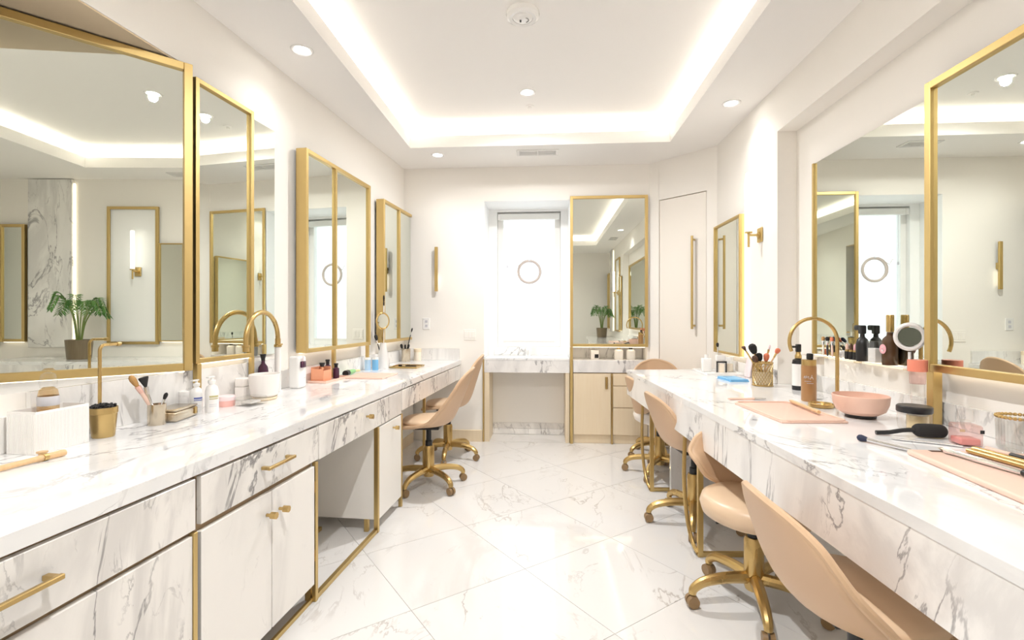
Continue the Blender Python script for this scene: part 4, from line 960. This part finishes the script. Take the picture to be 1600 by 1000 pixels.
t = item('perfume_bottle', 'square pink tinted glass perfume bottle with a round clear stopper', 'bottle', 1.425, 1.755, rz=R(-10))
rbox((-.034, -.034, 0), (.034, .034, .072), .008).build('bottle', 'pink_glass', t); rbox((-.029, -.029, .004), (.029, .029, .026), .005).build('perfume', 'liquid_pink', t)
MB().lathe([(0, .0722), (.015, .0722), (.015, .08), (.023, .082), (.023, .118), (.021, .12), (0, .12)]).build('stopper', 'clear_glass', t)
MB().box((-.0345, -.0345, .050), (-.02, -.0335, .058)).build('label_mark', 'trim_tan', t); MB().box((.022, -.0352, .046), (.034, -.0343, .058)).build('side_mark', 'black', t)
t = item('ribbed_tumbler', 'ribbed clear glass tumbler with a gold rim at the right picture edge', 'tumbler', 1.54, 1.69)
b = MB(); b.lathe([(0, 0), (.050, 0), (.053, .004), (.056, .108), (.053, .108), (.050, .01), (0, .008)], seg=30); b.build('glass', 'clear_glass', t)
b = MB()
for k in range(36): b.cyl((.0545*math.cos(R(k*10)), .0545*math.sin(R(k*10)), .006), (.0568*math.cos(R(k*10)), .0568*math.sin(R(k*10)), .10), .0022, seg=5)
tag(b.build('ribs', 'clear_glass', t), kind='stuff')
b = MB()
for k in range(30): b.ell((.056*math.cos(R(k*12)), .056*math.sin(R(k*12)), .109), (.0062,)*3, 6, 4)
tag(b.build('beaded_rim', 'gold', t), kind='stuff')
t = item('serving_tray', 'large pale pink tray of brushes and tubes at the right picture edge', 'tray', 1.29, 1.345, rz=R(-5))
rbox((-.175, -.26, 0), (.175, .26, .018), .007).build('base', 'pink_tray', t); MB().box((-.12, .232, .0181), (-.06, .25, .0186)).build('handle_slot', 'brown_bristle', t)
TZ = CZ+.0185
t = brush('white and silver brush with a black end on the large pink tray', (1.245, 1.36, TZ+.008), (1.215, 1.595, TZ+.010), 'champagne', 'silver', .0085, .025, .006, 'point', ferrule='silver')
d0 = Vector((0, 0, .0015))
MB().tube([d0+Vector((0, -.003, 0)), d0+Vector((0, -.03, 0)), d0+Vector((.002, -.056, 0)), d0+Vector((.0025, -.062, 0))], [.0088, .0092, .0085, .004], 12).build('cap', 'black', t)
t = item('gold_tube', 'slim gold tube lying on the large pink tray, the upper of two', 'tube', 1.315, 1.585, TZ+.010, group='gold tubes on the pink tray')
MB().tube([(0, 0, 0), (.03, -.29, 0)], .0095, 14).build('tube', 'gold', t); MB().tube([(-.0006, .006, 0), (0, .001, 0)], .0075, 14).build('end', 'brass_dark', t)
t = item('gold_tube', 'slim gold tube lying on the large pink tray, the lower of two', 'tube', 1.290, 1.575, TZ+.008, group='gold tubes on the pink tray')
MB().tube([(0, 0, 0), (.03, -.29, 0)], .0075, 14).build('tube', 'gold', t); MB().tube([(-.0006, .006, 0), (0, .001, 0)], .006, 14).build('end', 'brass_dark', t)
t = item('eyeliner_pencil', 'pink and black eyeliner pencil behind the gold tubes on the pink tray', 'pencil', 1.365, 1.605, TZ+.008)
MB().tube([(0, 0, 0), (.008, -.07, 0)], .0075, 12).build('cap', 'pink_bowl', t); MB().tube([(.0082, -.071, 0), (.022, -.20, 0)], .0078, 12).build('barrel', 'black', t); MB().tube([(.0222, -.201, 0), (.03, -.26, 0)], .007, 12).build('end', 'pink_tray', t)
t = item('lip_gloss', 'clear and pink lip gloss tube at the back of the large pink tray', 'lip gloss', 1.415, 1.60, TZ+.009)
MB().tube([(0, 0, 0), (.006, -.08, 0)], .008, 12).build('cap', 'clear_glass', t); MB().tube([(.0062, -.081, 0), (.016, -.22, 0)], .0085, 12).build('barrel', 'pink_pale', t)

# ------------------------------------------------------------------ added ledge at the mirror foot, its bottles stand in for reflections
LZ = 1.030
t = thing('glass_shelf', 'narrow clear glass ledge added along the bottom of the mirror behind the arc tap', 'shelf', (NX, 2.57, LZ-.008))
MB().box((-.095, -.44, 0), (-.001, .44, .008), .001).build('pane', 'clear_glass', t, smooth=0)
for y in (-.30, .05, .35): MB().box((-.03, y-.012, -.010), (-.001, y+.012, -.0005), .001).build('clip', 'gold', t, smooth=0)
LX = 1.572
t = item('oil_bottle', 'dark brown glass bottle with a gold neck and pink label on the glass ledge', 'bottle', LX, 2.335, LZ)
MB().lathe([(0, 0), (.030, 0), (.032, .004), (.032, .10), (.029, .118), (.014, .135), (.013, .15), (0, .15)], seg=24).build('bottle', 'brown_glass', t)
MB().lathe([(0, .1505), (.0155, .1505), (.0155, .225), (.014, .229), (0, .229)]).build('gold_neck', 'gold', t)
b = MB(); b.tube([(-.0325, 0, .073), (-.0322, 0, .073)], .022, 20); b.build('label', 'label_pink', t); b = MB(); b.tube([(-.0331, -.008, .070), (-.0331, .0, .062), (-.0331, .008, .070)], .0022, 5); b.tube([(-.0331, -.006, .080), (-.0331, .006, .080)], .0018, 5); b.build('label_mark', 'white_gloss', t)
t = item('spray_bottle', 'matte black trigger spray bottle on the glass ledge left of the brown bottle', 'bottle', LX, 2.53, LZ)
MB().lathe([(0, 0), (.026, 0), (.028, .004), (.028, .085), (.022, .108), (.011, .12), (.010, .135), (0, .135)]).build('bottle', 'black', t)
MB().box((-.014, -.012, .135), (.014, .014, .178), .004).box((-.012, .012, .152), (.012, .050, .178), .005).build('trigger_head', 'black', t)
t = item('pale_box', 'narrow pale clear box between the two dark bottles on the glass ledge', 'box', LX, 2.435, LZ)
MB().box((-.022, -.03, 0), (.022, .03, .105), .003).build('box', 'clear_glass', t); MB().box((-.018, -.026, .003), (.018, .026, .07), .002).build('contents', 'white_matte', t)
for k, (y, m_, w) in enumerate(((2.585, 'label_pink', 'raspberry pink'), (2.618, 'brown_bristle', 'dark brown'), (2.652, 'pink_bowl', 'pale rose'))):
    t = item('lipstick', w+' lipstick standing on the glass ledge beside the black spray bottle', 'lipstick', LX, y, LZ, group='lipsticks on the glass ledge')
    MB().lathe([(0, 0), (.012, 0), (.012, .04), (0, .04)], seg=14).build('tube', 'black', t); MB().lathe([(0, .0402), (.010, .0402), (.010, .05), (0, .05)], seg=14).build('collar', 'gold', t); MB().lathe([(0, .0502), (.008, .0502), (.008, .072), (.003, .082), (0, .082)], seg=14).build('stick', m_, t)
t = item('puff_ball', 'white fluffy flower shaped puff on the glass ledge right of the brushes', 'puff', LX, 2.705, LZ+.0215)
b = MB()
for k in range(16):
    v = Vector((rnd.uniform(-1, 1), rnd.uniform(-1, 1), rnd.uniform(-.4, 1))).normalized()*.016; b.ell(tuple(v), (.010, .010, .010), 8, 5)
tag(b.build('petals', 'white_matte', t), kind='stuff'); MB().lathe([(0, -.0215), (.006, -.0215), (.006, .0), (0, 0)]).build('stem', 'white_matte', t)
for k, (y, hd, hn, w) in enumerate(((2.76, 'navy', 'pink_tray', 'pink handled brush with a navy tip'), (2.80, 'orange_bristle', 'pink_bowl', 'rose handled brush with an orange tip'), (2.845, 'black_soft', 'black', 'all black brush'), (2.885, 'tan_bristle', 'cream', 'cream handled brush with a tan tip'))):
    brush(w+' leaning on the mirror above the glass ledge', (LX-.03, y-.07, LZ+.006), (NX-.030, y+.02, LZ+.105), hd, hn, .006, .035, .010, group='brushes on the glass ledge')
t = item('stand_mirror', 'small round white rimmed stand mirror on the glass ledge by the gold post', 'hand mirror', LX-.022, 2.185, LZ)
c0 = Vector((0, 0, .135)); rm = Matrix.Rotation(R(-35), 3, 'Z')
MB().tube([c0+rm @ Vector((.047*math.cos(R(a)), 0, .052*math.sin(R(a)))) for a in range(0, 360, 12)], .009, 8, True).build('rim', 'white_gloss', t)
MB().tube([c0+rm @ Vector((0, .003, 0)), c0+rm @ Vector((0, -.004, 0))], .040, 24).build('mirror_disc', 'mirror_dark_reflection', t)
MB().tube([(0, 0, .07), (0, 0, .01)], .006, 8).lathe([(0, 0), (.028, 0), (.028, .006), (.006, .012), (0, .012)]).build('stand', 'white_gloss', t)

# ------------------------------------------------------------------ things seen only in the mirrors
t = item('potted_palm', 'green parlour palm in a dark ribbed pot, reflected in the angled mirror', 'plant', 1.20, -.80)
MB().lathe([(0, 0), (.095, 0), (.100, .006), (.115, .20), (.108, .20), (.098, .17), (0, .17)], seg=28).build('pot', 'pot_dark', t)
MB().lathe([(0, .165), (.097, .165), (.097, .176), (0, .178)]).build('soil', 'soil', t)
for k in range(15):
    a = R(k*360/15*1.618*2+20); ca, sa = math.cos(a), math.sin(a); L = .07+.08*rnd.random(); up = .30+.20*rnd.random()
    st = curve([(.02*ca, .02*sa, .175), (.05*ca, .05*sa, .175+up*.55), (.12*ca, .12*sa, .175+up*.95), ((.12+L*.5)*ca, (.12+L*.5)*sa, .175+up*1.02), ((.12+L)*ca, (.12+L)*sa, .175+up*.75)], 5)
    fr = MB().tube(st, [.005-.0035*i/(len(st)-1) for i in range(len(st))], 6).build('frond', 'stem_green', t)
    b = MB()
    for i in range(8, len(st)):
        p = st[i]; d = (st[min(i+1, len(st)-1)]-st[i-1]).normalized(); sd = d.cross(Vector((0, 0, 1))).normalized()
        for sg in (-1, 1):
            for off in (0, .5):
                q = p-d*off*.012; ll = .09*(1-.45*abs(i-13)/8); dr = (d*.75+sd*sg).normalized(); n2 = Vector((0, 0, -.35))
                w = dr.cross(Vector((0, 0, 1))).normalized()*.0062
                m1 = q+dr*ll*.5+n2*ll*.12; e = q+dr*ll+n2*ll*.6
                v = [b.bm.verts.new(x) for x in (q, m1+w, e, m1-w)]; vm = b.bm.verts.new(m1+Vector((0, 0, .004)))
                for x, y in ((0, 1), (1, 2), (2, 3), (3, 0)): b.bm.faces.new((v[x], v[y], vm))
    tag(b.build('leaflets', 'leaf', fr, smooth=60), kind='stuff')
